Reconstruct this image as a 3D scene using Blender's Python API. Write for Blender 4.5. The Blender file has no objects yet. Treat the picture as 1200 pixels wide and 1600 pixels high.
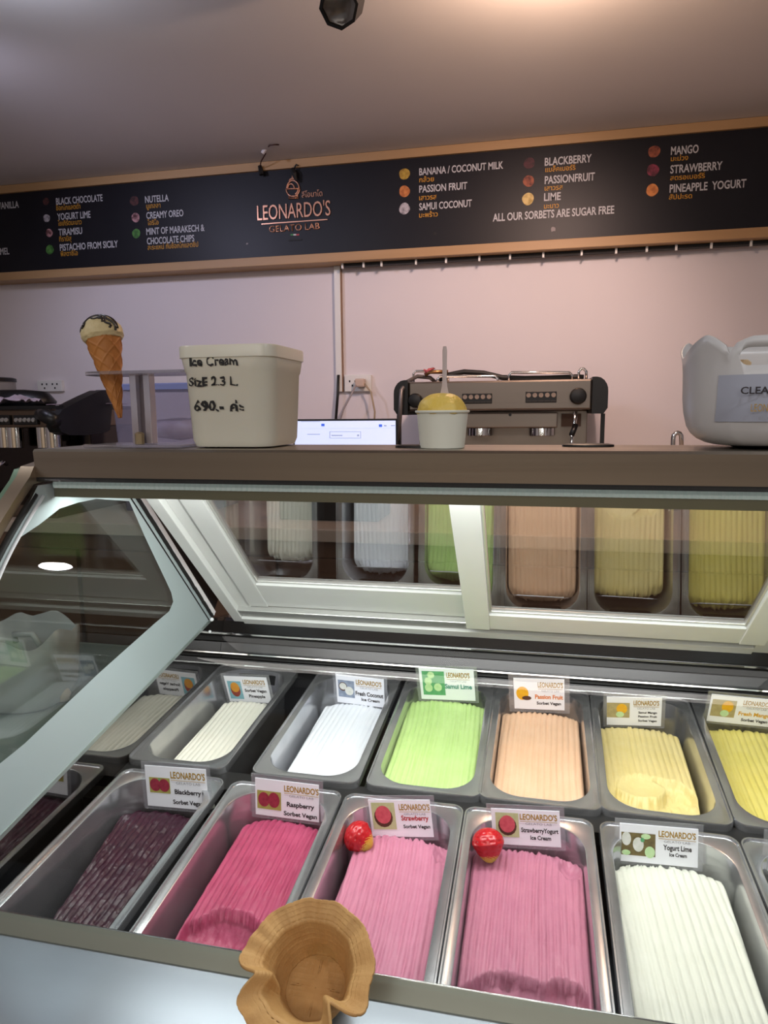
import bpy, bmesh, math, random
from mathutils import Vector, Matrix, noise
random.seed(7)
PI = math.pi
ZC = 1.40                       # eye height above the floor
S = bpy.context.scene
COL = S.collection
# ------------------------------------------------------------------ camera
FPX = 1077.63
RR = Vector((0.977022, 0.212953, -0.008855)); UU = Vector((-0.022234, 0.143152, 0.989451)); FF = Vector((-0.211974, 0.966519, -0.144597))
cam = bpy.data.objects.new('camera', bpy.data.cameras.new('camera')); COL.objects.link(cam)
cam.matrix_world = Matrix(((RR.x, UU.x, -FF.x, 0), (RR.y, UU.y, -FF.y, 0), (RR.z, UU.z, -FF.z, ZC), (0, 0, 0, 1)))
cam.data.sensor_fit = 'HORIZONTAL'; cam.data.sensor_width = 36; cam.data.lens = FPX / 1200 * 36
cam.data.clip_start = .02; cam.data.clip_end = 60
S.camera = cam
# ------------------------------------------------------------------ world, lamps, exposure
w = bpy.data.worlds.new('world'); S.world = w; w.use_nodes = True
w.node_tree.nodes['Background'].inputs[0].default_value = (.92, .93, 1.0, 1)
w.node_tree.nodes['Background'].inputs[1].default_value = .4
def area(name, loc, rot, sx, sy, power, col):
    l = bpy.data.lights.new(name, 'AREA'); l.shape = 'RECTANGLE'; l.size = sx; l.size_y = sy; l.energy = power; l.color = col
    o = bpy.data.objects.new(name, l); COL.objects.link(o); o.location = (loc[0], loc[1], loc[2] + ZC); o.rotation_euler = rot
    return o
def spot(name, loc, target, power, col, size, blend=.8, radius=.04):
    l = bpy.data.lights.new(name, 'SPOT'); l.energy = power; l.color = col; l.spot_size = size; l.spot_blend = blend; l.shadow_soft_size = radius
    o = bpy.data.objects.new(name, l); COL.objects.link(o); o.location = (loc[0], loc[1], loc[2] + ZC)
    d = Vector(target) - Vector(loc); o.rotation_euler = d.to_track_quat('-Z', 'Y').to_euler()
    return o
area('case_led_light', (-.09, .808, -.104), (math.radians(6), 0, 0), 1.0, .016, 3.15, (.97, 1.0, .98))
area('rear_led_light', (-.09, .90, -.105), (math.radians(18), 0, 0), 1.0, .02, 1.2, (.96, 1.0, .97))
spot('warm_spot_light', (.13, 1.62, .95), (-.22, 2.9, .12), 34, (1.0, .70, .60), math.radians(84))
spot('cool_spot_light', (-1.75, 1.5, .95), (-1.15, 2.9, .15), 22, (.74, .74, 1.0), math.radians(105))
l_ = bpy.data.lights.new('warm_lamp_glow', 'POINT'); l_.energy = 13.0; l_.color = (1.0, .66, .46); l_.shadow_soft_size = .03
o_ = bpy.data.objects.new('warm_lamp_glow', l_); COL.objects.link(o_); o_.location = (.03, 1.66, .84 + ZC)
l_ = bpy.data.lights.new('cool_lamp_glow', 'POINT'); l_.energy = 5.0; l_.color = (.76, .82, 1.0); l_.shadow_soft_size = .03
o_ = bpy.data.objects.new('cool_lamp_glow', l_); COL.objects.link(o_); o_.location = (-1.15, 1.35, .90 + ZC)
spot('customer_side_light', (.75, .15, .95), (.1, .55, -.57), 20, (.90, .94, 1.0), math.radians(80), .9, .05)
spot('left_customer_light', (-1.5, .1, .95), (-.6, .7, -.3), 13, (.92, .95, 1.0), math.radians(80), .9, .05)
area('customer_fill_light', (-.2, -.9, .98), (math.radians(20), 0, 0), 2.0, .5, 9, (1.0, .95, .90))  # added fill light behind the viewer, brightens the fronts on the beam
area('entrance_fill_light', (-.2, -2.1, .98), (0, 0, 0), 3.0, .6, 48, (1.0, .94, .88))  # added fill light, brightens the front wall that the beam reflects
S.view_settings.view_transform = 'Standard'; S.view_settings.look = 'None'
S.view_settings.exposure = 0.0; S.view_settings.gamma = 1.0; S.view_settings.use_curve_mapping = False

# ------------------------------------------------------------------ pixel helpers: a pixel on a real plane gives a real point
def ray(x, y): return RR * ((x - 600) / FPX) + UU * ((800 - y) / FPX) + FF
def aty(x, y, Y): d = ray(x, y); return d * (Y / d.y)
def atx(x, y, X): d = ray(x, y); return d * (X / d.x)
def atz(x, y, Z): d = ray(x, y); return d * (Z / d.z)
# ------------------------------------------------------------------ materials
def lin(c):
    return tuple((v / 12.92 if v <= .04045 else ((v + .055) / 1.055) ** 2.4) for v in c)
def hx(s): return lin(tuple(int(s[i:i + 2], 16) / 255 for i in (0, 2, 4)))
MATS = {}
def mat(name, col, rough=.5, metal=0, spec=.5, bump=None, mix=None, emit=None, estr=1, trans=0, sss=0, alpha=None, coat=0):
    """bump=(scale,strength,detail,stretch xyz)  mix=(colour2, scale, contrast, stretch)"""
    if name in MATS: return MATS[name]
    m = bpy.data.materials.new(name); m.use_nodes = True; nt = m.node_tree; b = nt.nodes['Principled BSDF']
    c = hx(col) if isinstance(col, str) else col
    b.inputs['Base Color'].default_value = (*c, 1); b.inputs['Roughness'].default_value = rough; b.inputs['Metallic'].default_value = metal
    b.inputs['Specular IOR Level'].default_value = spec
    if coat: b.inputs['Coat Weight'].default_value = coat; b.inputs['Coat Roughness'].default_value = .05
    if sss: b.inputs['Subsurface Weight'].default_value = sss; b.inputs['Subsurface Radius'].default_value = (.01, .008, .006); b.inputs['Subsurface Scale'].default_value = .5
    if trans: b.inputs['Transmission Weight'].default_value = trans
    if alpha is not None: b.inputs['Alpha'].default_value = alpha
    if emit: b.inputs['Emission Color'].default_value = (*hx(emit), 1); b.inputs['Emission Strength'].default_value = estr
    def tex(scale, detail, st):
        tc = nt.nodes.new('ShaderNodeTexCoord'); mp = nt.nodes.new('ShaderNodeMapping'); mp.inputs['Scale'].default_value = st
        n = nt.nodes.new('ShaderNodeTexNoise'); n.inputs['Scale'].default_value = scale; n.inputs['Detail'].default_value = detail
        nt.links.new(tc.outputs['Object'], mp.inputs[0]); nt.links.new(mp.outputs[0], n.inputs['Vector']); return n
    if bump:
        n = tex(bump[0], bump[2], bump[3] if len(bump) > 3 else (1, 1, 1)); bp = nt.nodes.new('ShaderNodeBump')
        bp.inputs['Strength'].default_value = bump[1]; bp.inputs['Distance'].default_value = .002
        nt.links.new(n.outputs['Fac'], bp.inputs['Height']); nt.links.new(bp.outputs[0], b.inputs['Normal'])
    if mix:
        n = tex(mix[1], 4, mix[3] if len(mix) > 3 else (1, 1, 1)); r = nt.nodes.new('ShaderNodeValToRGB')
        r.color_ramp.elements[0].position = .5 - mix[2]; r.color_ramp.elements[1].position = .5 + mix[2]
        r.color_ramp.elements[0].color = (*c, 1); r.color_ramp.elements[1].color = (*hx(mix[0]), 1)
        nt.links.new(n.outputs['Fac'], r.inputs[0]); nt.links.new(r.outputs[0], b.inputs['Base Color'])
    MATS[name] = m; return m
def glassmat(name, tint=(1, 1, 1), f0=1.45, rough=0.0, haze=0.0, hazecol='c8d4cc'):
    m = bpy.data.materials.new(name); m.use_nodes = True; nt = m.node_tree; nt.nodes.clear()
    out = nt.nodes.new('ShaderNodeOutputMaterial'); t = nt.nodes.new('ShaderNodeBsdfTransparent'); g = nt.nodes.new('ShaderNodeBsdfGlossy')
    t.inputs[0].default_value = (*tint, 1); g.inputs['Roughness'].default_value = rough; g.inputs[0].default_value = (1, 1, 1, 1)
    fr = nt.nodes.new('ShaderNodeFresnel'); gm_ = nt.nodes.new('ShaderNodeNewGeometry'); ma = nt.nodes.new('ShaderNodeMix'); ma.inputs[2].default_value = f0; ma.inputs[3].default_value = 1 / f0
    nt.links.new(gm_.outputs['Backfacing'], ma.inputs[0]); nt.links.new(ma.outputs[0], fr.inputs[0]); mx = nt.nodes.new('ShaderNodeMixShader')
    nt.links.new(fr.outputs[0], mx.inputs[0]); nt.links.new(t.outputs[0], mx.inputs[1]); nt.links.new(g.outputs[0], mx.inputs[2])
    last = mx
    if haze:
        d = nt.nodes.new('ShaderNodeBsdfDiffuse'); d.inputs[0].default_value = (*hx(hazecol), 1); m2 = nt.nodes.new('ShaderNodeMixShader')
        m2.inputs[0].default_value = haze; nt.links.new(mx.outputs[0], m2.inputs[1]); nt.links.new(d.outputs[0], m2.inputs[2]); last = m2
    nt.links.new(last.outputs[0], out.inputs[0]); MATS[name] = m; return m
steel = mat('brushed_steel', 'aca294', .34, 1, bump=(60, .10, 3, (.03, 1, 1)), mix=('8c8478', 30, .3, (.02, 1, 1)))
steel_pan = mat('pan_steel', 'd2d2d4', .21, .88, bump=(9, .08, 3), mix=('b4b4b8', 14, .25))
steel_dark = mat('dark_steel', '4e4e50', .25, 1)
steel_mirror = mat('mirror_steel', '9c9a98', .035, 1)
steel_apron = mat('apron_steel', 'a2a8b0', .36, .8, bump=(20, .05, 3, (.3, 1, 1)), mix=('868c94', 6, .35, (.3, 1, 1)))
chrome = mat('chrome', 'd8d8d8', .08, 1)
alu = mat('white_powder_coated_frame', 'e3e4e2', .38)
alu2 = mat('satin_aluminium', 'c9c9c6', .3, .6)
black = mat('black_plastic', '0b0b0c', .38)
blackm = mat('black_matt', '060607', .6)
rubber = mat('dark_rubber', '141414', .55)
white_sil = mat('white_sealant', 'eeeef2', .5, bump=(60, .6, 3))
front_glass_m = glassmat('front_glass', (.97, .99, .98), 1.32)
side_glass_m = glassmat('side_glass', (.72, .78, .75), 1.5)
door_glass_m = glassmat('door_glass', (.66, .63, .60), 3.4, .012)
film_m = glassmat('laminate_film', (.93, .93, .94), 1.5, .08, .12, 'dcdce4')
acryl_m = glassmat('clear_acrylic', (.86, .86, .88), 1.6, .03, .18, 'b8b4b8')
frost = mat('frosted_border', 'a8b4b6', .45, 0, .6)
wallm = mat('wall_paint', 'dcd6da', .62, mix=('e4dee2', 1.6, .4), bump=(40, .05, 2))
ceilm = mat('ceiling_paint', 'cfcccc', .7, bump=(3, .2, 4), mix=('d6d3d2', 2, .3))
oak = mat('oak_trim', 'b8966e', .5, mix=('a58258', 18, .3, (.06, 1, 1)), bump=(40, .1, 3, (.05, 1, 1)))
boardm = mat('board_panel', '14141c', .42, 0, .25, mix=('1c1c22', 3, .3))
menu_white = mat('menu_white_print', 'b8b8be', .6)
menu_gold = mat('menu_gold_print', 'c08a1c', .6)
copper = mat('copper_lettering', 'd09a80', .28, .7)
card_m = mat('card_paper', 'f2f2fa', .55)
gold_print = mat('gold_print', 'a8821e', .6)
grey_print = mat('grey_print', '8e8d92', .6)
dark_print = mat('dark_print', '241a1e', .6)
ink = mat('black_ink', '0c0c0c', .5)
# ------------------------------------------------------------------ mesh kit
class MB:
    def __init__(s): s.b = bmesh.new(); s.mi = 0
    def _f(s, vs):
        try: f = s.b.faces.new(vs); f.material_index = s.mi; return f
        except ValueError: return None
    def box(s, x0, x1, y0, y1, z0, z1, M=None, bev=0):
        bb = bmesh.new() if bev else s.b
        P = [(x, y, z) for z in (z0, z1) for y in (y0, y1) for x in (x0, x1)]
        if M: P = [M @ Vector(p) for p in P]
        v = [bb.verts.new(p) for p in P]
        for q in ((0, 2, 3, 1), (4, 5, 7, 6), (0, 1, 5, 4), (2, 6, 7, 3), (0, 4, 6, 2), (1, 3, 7, 5)):
            f = bb.faces.new([v[i] for i in q]); f.material_index = s.mi
        if bev:
            bmesh.ops.bevel(bb, geom=bb.edges[:], offset=bev, segments=2, affect='EDGES', profile=.6)
            s.merge(bb)
        return s
    def merge(s, bb):
        m = {}
        for v in bb.verts: m[v] = s.b.verts.new(v.co)
        for f in bb.faces:
            g = s._f([m[v] for v in f.verts])
            if g: g.smooth = f.smooth
        bb.free()
    def loops(s, L, cap0=False, cap1=False, closed=True):
        R = [[s.b.verts.new(p) for p in l] for l in L]; n = len(L[0])
        for a, b in zip(R, R[1:]):
            for i in range(n if closed else n - 1):
                j = (i + 1) % n; s._f([a[i], a[j], b[j], b[i]])
        if cap0: s._f(R[0][::-1])
        if cap1: s._f(R[-1])
        return R
    def prism(s, poly, axis, a, b, M=None):
        """poly of 2D points in the plane normal to axis, from a to b"""
        def p3(p, t):
            v = {'x': (t, p[0], p[1]), 'y': (p[0], t, p[1]), 'z': (p[0], p[1], t)}[axis]
            return M @ Vector(v) if M else Vector(v)
        s.loops([[p3(p, a) for p in poly], [p3(p, b) for p in poly]], True, True); return s
    def tube(s, pts, r, n=8, cap=True):
        pts = [Vector(p) for p in pts]; L = []; up = None
        for i, p in enumerate(pts):
            d = (pts[min(i + 1, len(pts) - 1)] - pts[max(i - 1, 0)]).normalized()
            if up is None: up = Vector((0, 0, 1)) if abs(d.z) < .9 else Vector((1, 0, 0))
            a = d.cross(up).normalized(); c = a.cross(d).normalized(); up = c
            rr = r[i] if isinstance(r, (list, tuple)) else r
            L.append([p + (a * math.cos(t) + c * math.sin(t)) * rr for t in [2 * PI * k / n for k in range(n)]])
        s.loops(L, cap, cap); return s
    def lathe(s, prof, n=32, M=None, cap0=True, cap1=True, fn=None):
        L = []
        for r, z in prof:
            ring = []
            for k in range(n):
                a = 2 * PI * k / n; p = Vector((r * math.cos(a), r * math.sin(a), z))
                if fn: p = fn(p, a)
                ring.append(M @ p if M else p)
            L.append(ring)
        s.loops(L, cap0, cap1); return s
    def sheet(s, G):
        V = [[s.b.verts.new(p) for p in r] for r in G]
        for i in range(len(V) - 1):
            for j in range(len(V[0]) - 1): s._f([V[i][j], V[i][j + 1], V[i + 1][j + 1], V[i + 1][j]])
        return s
    def disc(s, c, r, n=20, M=None, ax='z'):
        v = []
        for k in range(n):
            a = 2 * PI * k / n; q = {'z': (math.cos(a) * r, math.sin(a) * r, 0), 'y': (math.cos(a) * r, 0, math.sin(a) * r)}[ax]
            p = Vector(c) + Vector(q); v.append(s.b.verts.new(M @ p if M else p))
        s._f(v); return s
def arc(cx, cy, r, a0, a1, n): return [(cx + r * math.cos(math.radians(a0 + (a1 - a0) * k / n)), cy + r * math.sin(math.radians(a0 + (a1 - a0) * k / n))) for k in range(n + 1)]
def rrect(wd, ln, r, z, n=6, cx=0, cy=0):
    P = []
    for sx, sy, a in ((1, 1, 0), (-1, 1, 90), (-1, -1, 180), (1, -1, 270)):
        P += [Vector((x + cx, y + cy, z)) for x, y in arc(sx * (wd / 2 - r), sy * (ln / 2 - r), r, a, a + 90, n)]
    return P
MW = {}
TZ = Matrix.Translation((0, 0, ZC))
def build(mb, name, m, parent=None, smooth=False, local=False, flat_angle=None, fixn=True):
    bm = mb.b
    if fixn: bmesh.ops.recalc_face_normals(bm, faces=bm.faces[:])
    me = bpy.data.meshes.new(name); bm.to_mesh(me); bm.free()
    for x in (m if isinstance(m, (list, tuple)) else [m]): me.materials.append(x)
    o = bpy.data.objects.new(name, me); COL.objects.link(o)
    if smooth:
        me.polygons.foreach_set('use_smooth', [True] * len(me.polygons))
        if flat_angle: me.set_sharp_from_angle(angle=math.radians(flat_angle))
    if parent:
        o.parent = parent
        if not local: me.transform(MW[parent.name].inverted() @ TZ)
        MW[o.name] = MW[parent.name]
    else:
        if not local: me.transform(TZ)
        xs = [v.co for v in me.vertices]
        c = Vector(((min(v.x for v in xs) + max(v.x for v in xs)) / 2, (min(v.y for v in xs) + max(v.y for v in xs)) / 2, min(v.z for v in xs)))
        me.transform(Matrix.Translation(-c)); o.location = c; MW[o.name] = Matrix.Translation(c)
    return o
def tag(o, label=None, cat=None, group=None, kind=None):
    if label: o['label'] = label
    if cat: o['category'] = cat
    if group: o['group'] = group
    if kind: o['kind'] = kind
    return o
def thing(name, loc, label, cat, group=None, M=None):
    o = bpy.data.objects.new(name, None); COL.objects.link(o); o.empty_display_size = .05
    W = TZ @ (M if M else Matrix.Translation(loc)); o.matrix_world = W; MW[o.name] = W
    return tag(o, label, cat, group)
def ptag(o, label): o['label'] = label; return o
_capH = None
def textmesh(body, bold=0.0, shear=0.0):
    cu = bpy.data.curves.new('t', 'FONT'); cu.body = body; cu.size = 1; cu.resolution_u = 3; cu.offset = bold; cu.shear = shear
    ob = bpy.data.objects.new('t', cu); COL.objects.link(ob)
    dg = bpy.context.evaluated_depsgraph_get(); me = bpy.data.meshes.new_from_object(ob.evaluated_get(dg))
    bpy.data.objects.remove(ob); bpy.data.curves.remove(cu); return me
def lettering(body, p, xd, yd, width, capheight, m, parent, bold=0.0, lift=.0006, thick=0.0, name='lettering', shear=0):
    """text whose baseline starts at p, fitted to width; xd/yd world directions"""
    global _capH
    if _capH is None: _capH = max(v.co.y for v in textmesh('H').vertices)
    me = textmesh(body, bold, shear)
    if not me.vertices: return None
    x0 = min(v.co.x for v in me.vertices); x1 = max(v.co.x for v in me.vertices)
    sx = width / (x1 - x0) if width else capheight / _capH * .8; sy = capheight / _capH
    n = xd.cross(yd).normalized()
    for v in me.vertices:
        c = v.co.copy(); v.co = p + xd * ((c.x - x0) * sx) + yd * (c.y * sy) + n * lift
    if name == 'handwriting':
        for v in me.vertices:
            q = (v.co - p) * 260; v.co += (xd * noise.noise(q) + yd * noise.noise(q + Vector((9, 4, 2)))) * capheight * .16 + yd * capheight * .14 * noise.noise(Vector((q.x * .35, 3, 0)))
    if thick:
        bm = bmesh.new(); bm.from_mesh(me); g = bmesh.ops.extrude_face_region(bm, geom=bm.faces[:])
        for e in g['geom']:
            if isinstance(e, bmesh.types.BMVert): e.co += n * thick
        bm.to_mesh(me); bm.free()
    me.transform(MW[parent.name].inverted() @ TZ); me.materials.append(m)
    o = bpy.data.objects.new(name, me); COL.objects.link(o); o.parent = parent; return o
XD = Vector((1, 0, 0)); ZD = Vector((0, 0, 1))
# ================================================================== ROOM
CE = 1.006; YW = 2.9
def struct(mb, name, m): return tag(build(mb, name, m), kind='structure')
struct(MB().box(-3.4, 2.6, YW, YW + .1, -ZC, CE), 'wall_back', wallm)
struct(MB().box(-3.5, -3.4, -3.2, YW + .1, -ZC, CE), 'wall_left', wallm)
struct(MB().box(2.6, 2.7, -3.2, YW + .1, -ZC, CE), 'wall_right', wallm)
struct(MB().box(-3.5, 2.7, -3.2, YW + .1, CE, CE + .1), 'ceiling', ceilm)
struct(MB().box(-3.5, 2.7, -3.2, YW + .1, -ZC - .1, -ZC), 'floor', mat('floor_tile', '6a6058', .35, mix=('5a5148', 5, .3)))
# unseen parapet of the open shop front, raised and tinted to reflect in the beam
struct(MB().box(-3.4, 2.6, -3.2, -3.1, -ZC, -.05), 'wall_front', mat('front_wall', 'c0ab92', .6))
# ------------------------------------------------------------------ menu board
YB = 2.80
mb_ = thing('menu_board', (-.7, 2.85, .6), 'long black menu board in an oak frame, listing flavours under the ceiling', 'menu board')
bx0, bx1 = -2.95, 1.35
MB_ = MB().box(bx0, bx1, YB, YW, .972, 1.005, bev=.002); build(MB_, 'frame_rail', oak, mb_)
build(MB().box(bx0, bx1, YB, YW, .601, .636, bev=.002), 'frame_rail', oak, mb_)
build(MB().box(bx0, bx0 + .03, YB, YW, .637, .971), 'frame_stile', oak, mb_)
build(MB().box(bx1 - .03, bx1, YB, YW, .637, .971), 'frame_stile', oak, mb_)
build(MB().box(bx0 + .03, bx1 - .03, YB + .012, YW - .01, .636, .972), 'panel', boardm, mb_)
YF = YB + .012
def wtext(body, x0, y0, x1, h, m, par, Y=YF, bold=.012, **k):
    p = aty(x0, y0, Y); q = aty(x1, y0, Y); d = (p - Vector((0, 0, 0))).dot(FF)
    return lettering(body, p, XD, ZD, q.x - p.x, h * d / FPX, m, par, bold, **k)
menu = [("BLACK CHOCOLATE", 88, 320, 161, 9.5), ("YOGURT LIME", 90, 344, 142, 9.5), ("TIRAMISU", 92, 368, 129, 9.5), ("PISTACHIO FROM SICILY", 94, 392, 185, 9.5),
    ("VANILLA", -3, 327, 30, 9.5), ("CARAMEL", -21, 399.5, 15, 9.5), ("NUTELLA", 227, 317, 264, 9.5), ("CREAMY OREO", 229, 342, 287, 9.5),
    ("MINT OF MARAKECH &", 229, 367, 320, 9.5), ("CHOCOLATE CHIPS", 230, 382, 304, 9.5), ("BANANA / COCONUT MILK", 655, 274, 786, 10),
    ("PASSION FRUIT", 655, 301, 730, 10), ("SAMUI COCONUT", 655, 328.5, 737, 10), ("ALL OUR SORBETS ARE SUGAR FREE", 770, 346, 959, 11),
    ("BLACKBERRY", 851, 259, 924, 11), ("PASSIONFRUIT", 851, 287.5, 929, 11), ("LIME", 850, 314, 876, 11), ("MANGO", 1048, 242, 1091, 11.5),
    ("STRAWBERRY", 1047, 271, 1128, 11.5), ("PINEAPPLE  YOGURT", 1046, 301, 1165, 11.5)]
for t, x0, y0, x1, h in menu: wtext(t, x0, y0, x1, h, menu_white, mb_, bold=.02)
thai = [("ช็อกโกแลตดำ", 88, 329, 126), ("โยเกิร์ตมะนาว", 91, 353, 128), ("ทีรามิสุ", 93, 377.5, 112), ("พิสตาชิโอ", 95, 400.5, 122),
    ("นูเทลลา", 229, 326, 251), ("โอริโอ", 231, 352, 248), ("สะระแหน่ กับช็อกโกแลตชิป", 231, 390.5, 310), ("กล้วย", 655, 285, 678), ("เสาวรส", 655, 313, 682),
    ("มะพร้าว", 655, 340, 684), ("แบล็คเบอร์รี่", 852, 269, 899), ("เสาวรส", 851, 298, 879), ("มะนาว", 850, 326, 873), ("มะม่วง", 1048, 252, 1075),
    ("สตรอเบอร์รี่", 1047, 282, 1101), ("สัปปะรด", 1045, 312, 1081)]
for t, x0, y0, x1 in thai: wtext(t, x0, y0, x1, 7, menu_gold, mb_, bold=.01)
def ballmat(n, a, b): return mat('menu_scoop_print_' + n, a, .6, mix=(b, 60, .12))
bm1 = ballmat('brown', '5a2c2c', '2c1214'); bm2 = ballmat('white', 'b8b4bc', '66626c'); bm3 = ballmat('green', '4f8a3c', '2f5e26'); bm4 = ballmat('rose', 'b88a90', '4a2026')
bm5 = ballmat('gold', 'b89a3a', '8a6a1c'); bm6 = ballmat('orange', 'cf8444', 'a85f2c'); bm7 = ballmat('berry', '4c1626', '2a0a14'); bm8 = ballmat('copper', '9a5236', '571f18'); bm9 = ballmat('cream', 'd2b878', 'a88c48'); bm10 = ballmat('pink', '8a2c48', '4a1024')
for i, (x, y, r, m) in enumerate([(72, 315, 5.5, bm1), (73, 341, 6, bm2), (77, 364, 6, bm4), (78, 390, 7, bm3), (210, 314, 7.5, bm1), (212, 340, 7, bm4), (213, 365, 7, bm3),
        (632, 272, 8.5, bm5), (632, 299, 8.5, bm6), (632, 326, 8.5, bm2), (827, 255, 8.5, bm7), (826, 283, 8.5, bm8), (825, 311, 9, bm9), (1022, 237, 9, bm8), (1020, 266, 9, bm10), (1019, 297, 9, bm6)]):
    p = aty(x, y, YF); R = r * p.dot(FF) / FPX
    M = MB(); M.b.faces.new([M.b.verts.new((p.x + R * (1 + .05 * math.sin(3 * a + i)) * math.cos(a), YF - .0008, p.z + R * (1 + .05 * math.sin(2 * a + i * 2)) * math.sin(a))) for a in [2 * PI * k / 20 for k in range(20)]])
    build(M, 'scoop_picture', m, mb_, fixn=False)
# raised copper logo
def lg(x, y): p = aty(380 + x / 6.667, 210 + y / 6.667, YF - .004); return p
wtext("LEONARDO'S", 403, 345, 517, 21.5, copper, mb_, bold=.0, thick=.005)
wtext("GELATO LAB", 421, 363.5, 500, 9.5, copper, mb_, bold=.008, thick=.004)
wtext("ลีโอนาโด", 472, 309, 504, 8, copper, mb_, bold=.0, thick=.003)
L = MB(); zz = aty(460, 347, YF).z
L.box(aty(409, 347, YF).x, aty(512, 347, YF).x, YF - .005, YF, zz - .002, zz + .002); build(L, 'logo_rule', copper, mb_)
L = MB()
cir = lambda cx, cy, rx, ry, a0, a1, n=18: [lg(cx + rx * math.cos(math.radians(a0 + (a1 - a0) * k / n)), cy - ry * math.sin(math.radians(a0 + (a1 - a0) * k / n))) for k in range(n + 1)]
for pts in (cir(518, 568, 70, 78, 180, 360), [lg(450, 568), lg(586, 565)], cir(518, 566, 64, 86, 0, 180), cir(498, 566, 36, 50, 0, 180, 12), [lg(480, 645), lg(572, 640), lg(576, 662), lg(474, 670), lg(480, 645)],
            cir(516, 490, 36, 30, 0, 180, 10), [lg(508, 480), lg(512, 435), lg(528, 470)], cir(524, 566, 48, 60, 290, 360, 8)):
    L.tube(pts, .0032, 6)
build(L, 'logo_emblem', copper, mb_, smooth=True)
for k, c in enumerate(('3d8a4c', 'c8c8c8', 'b04048')):
    a = aty(454 + k * 4.5, 367, YF); b = aty(454 + k * 4.5 + 4.5, 367, YF)
    L = MB().box(a.x, b.x, YF - .001, YF, a.z - .003, a.z + .003); build(L, 'flag_stripe', mat('flag_' + c, c, .6), mb_)
a = aty(451, 377, YF); b = aty(472, 373, YF); build(MB().box(a.x, b.x, YF - .002, YF, a.z, b.z), 'dark_strip', blackm, mb_)
# chipped paint patches on the board
for x, y, r in ((864, 358, 5), (386, 381, 2.2), (680, 365, 3)):
    p = aty(x, y, YF); R = r * p.dot(FF) / FPX; M = MB()
    M.b.faces.new([M.b.verts.new((p.x + R * (.6 + .5 * random.random()) * math.cos(a), YF - .0006, p.z + R * (.5 + .5 * random.random()) * math.sin(a))) for a in [2 * PI * k / 9 for k in range(9)]])
    build(M, 'paint_chip', mat('chip_grey', '8f888a', .7) if x != 680 else blackm, mb_, fixn=False)
# dark light channel with little clips below the board
ch = thing('light_channel', (.4, 2.84, .58), 'thin black cable channel with small white clips under the right half of the menu board', 'cable channel')
x0 = aty(535, 415, 2.86).x
build(MB().box(x0, 1.35, 2.845, 2.875, .588, .6005), 'channel', blackm, ch)
for px, py in ((535, 412), (568, 410), (596, 409), (650, 407), (697, 404), (749, 402), (797, 397.5), (849, 393), (909, 389), (963, 385), (1011, 382), (1057, 380), (1112, 376), (1174, 373)):
    p = aty(px, py, 2.84); build(MB().box(p.x - .004, p.x + .004, 2.836, 2.846, .580, .601, bev=.001), 'clip', alu, ch)
# vertical trunking, sockets and plugs
tr = thing('cable_trunking', (aty(528, 500, 2.89).x, 2.89, .1), 'white vertical cable trunking on the wall above the laptop', 'trunking')
a = aty(523, 415, 2.88); b = aty(533, 612, 2.88); xm = (a.x + b.x) / 2
build(MB().box(xm - .013, xm + .013, 2.878, 2.9, b.z, .60, bev=.002), 'channel', alu, tr)
build(MB().box(xm + .011, xm + .0165, 2.884, 2.9, b.z, .60), 'cover_seam', mat('seam_brown', '8b6f5a', .6), tr)
def socket(px0, py0, px1, py1, label, plug):
    a = aty(px0, py1, 2.885); b = aty(px1, py0, 2.885); t = thing('wall_socket', ((a.x + b.x) / 2, 2.89, a.z), label, 'socket')
    build(MB().box(a.x, b.x, 2.88, 2.9, a.z, b.z, bev=.003), 'face_plate', alu, t)
    cx = a.x + (b.x - a.x) * .3; cz = (a.z + b.z) / 2
    for cc in ([cx] if plug else [cx, a.x + (b.x - a.x) * .72]):
        for dx, dz in ((-.012, .008), (.012, .008), (0, -.010)): build(MB().box(cc + dx - .003, cc + dx + .003, 2.8785, 2.882, cz + dz - .004, cz + dz + .004), 'socket_hole', blackm, t)
    return t, a, b, cz
_, a, b, cz = socket(539, 585, 580, 612, 'white wall socket with a plug in it beside the trunking', True)
pg = thing('power_plug', (a.x + .08, 2.86, cz), 'beige power plug with two grey leads in the socket beside the trunking', 'plug')
build(MB().box(a.x + .055, a.x + .095, 2.84, 2.878, cz - .017, cz + .017, bev=.006), 'plug_body', mat('plug_beige', 'c9b3a4', .5), pg)
build(MB().tube([(a.x + .06, 2.84, cz - .01), (a.x + .045, 2.82, cz - .05), (a.x + .01, 2.82, cz - .11), (a.x - .02, 2.82, cz - .20)], .004, 8), 'lead', mat('lead_grey', '9c9496', .5), pg, smooth=True)
build(MB().tube([(a.x + .095, 2.85, cz - .005), (a.x + .125, 2.84, cz - .04), (a.x + .14, 2.84, cz - .12), (a.x + .135, 2.84, cz - .22)], .004, 8), 'lead', mat('lead_cream', 'a8967c', .5), pg, smooth=True)
build(MB().tube([(xm, 2.875, b.z + .0), (xm - .003, 2.87, b.z - .08), (xm - .012, 2.86, b.z - .2)], .006, 8), 'lead', rubber, tr, smooth=True)
socket(60, 594, 97, 612, 'white double wall socket above the left coffee machine', False)
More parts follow.
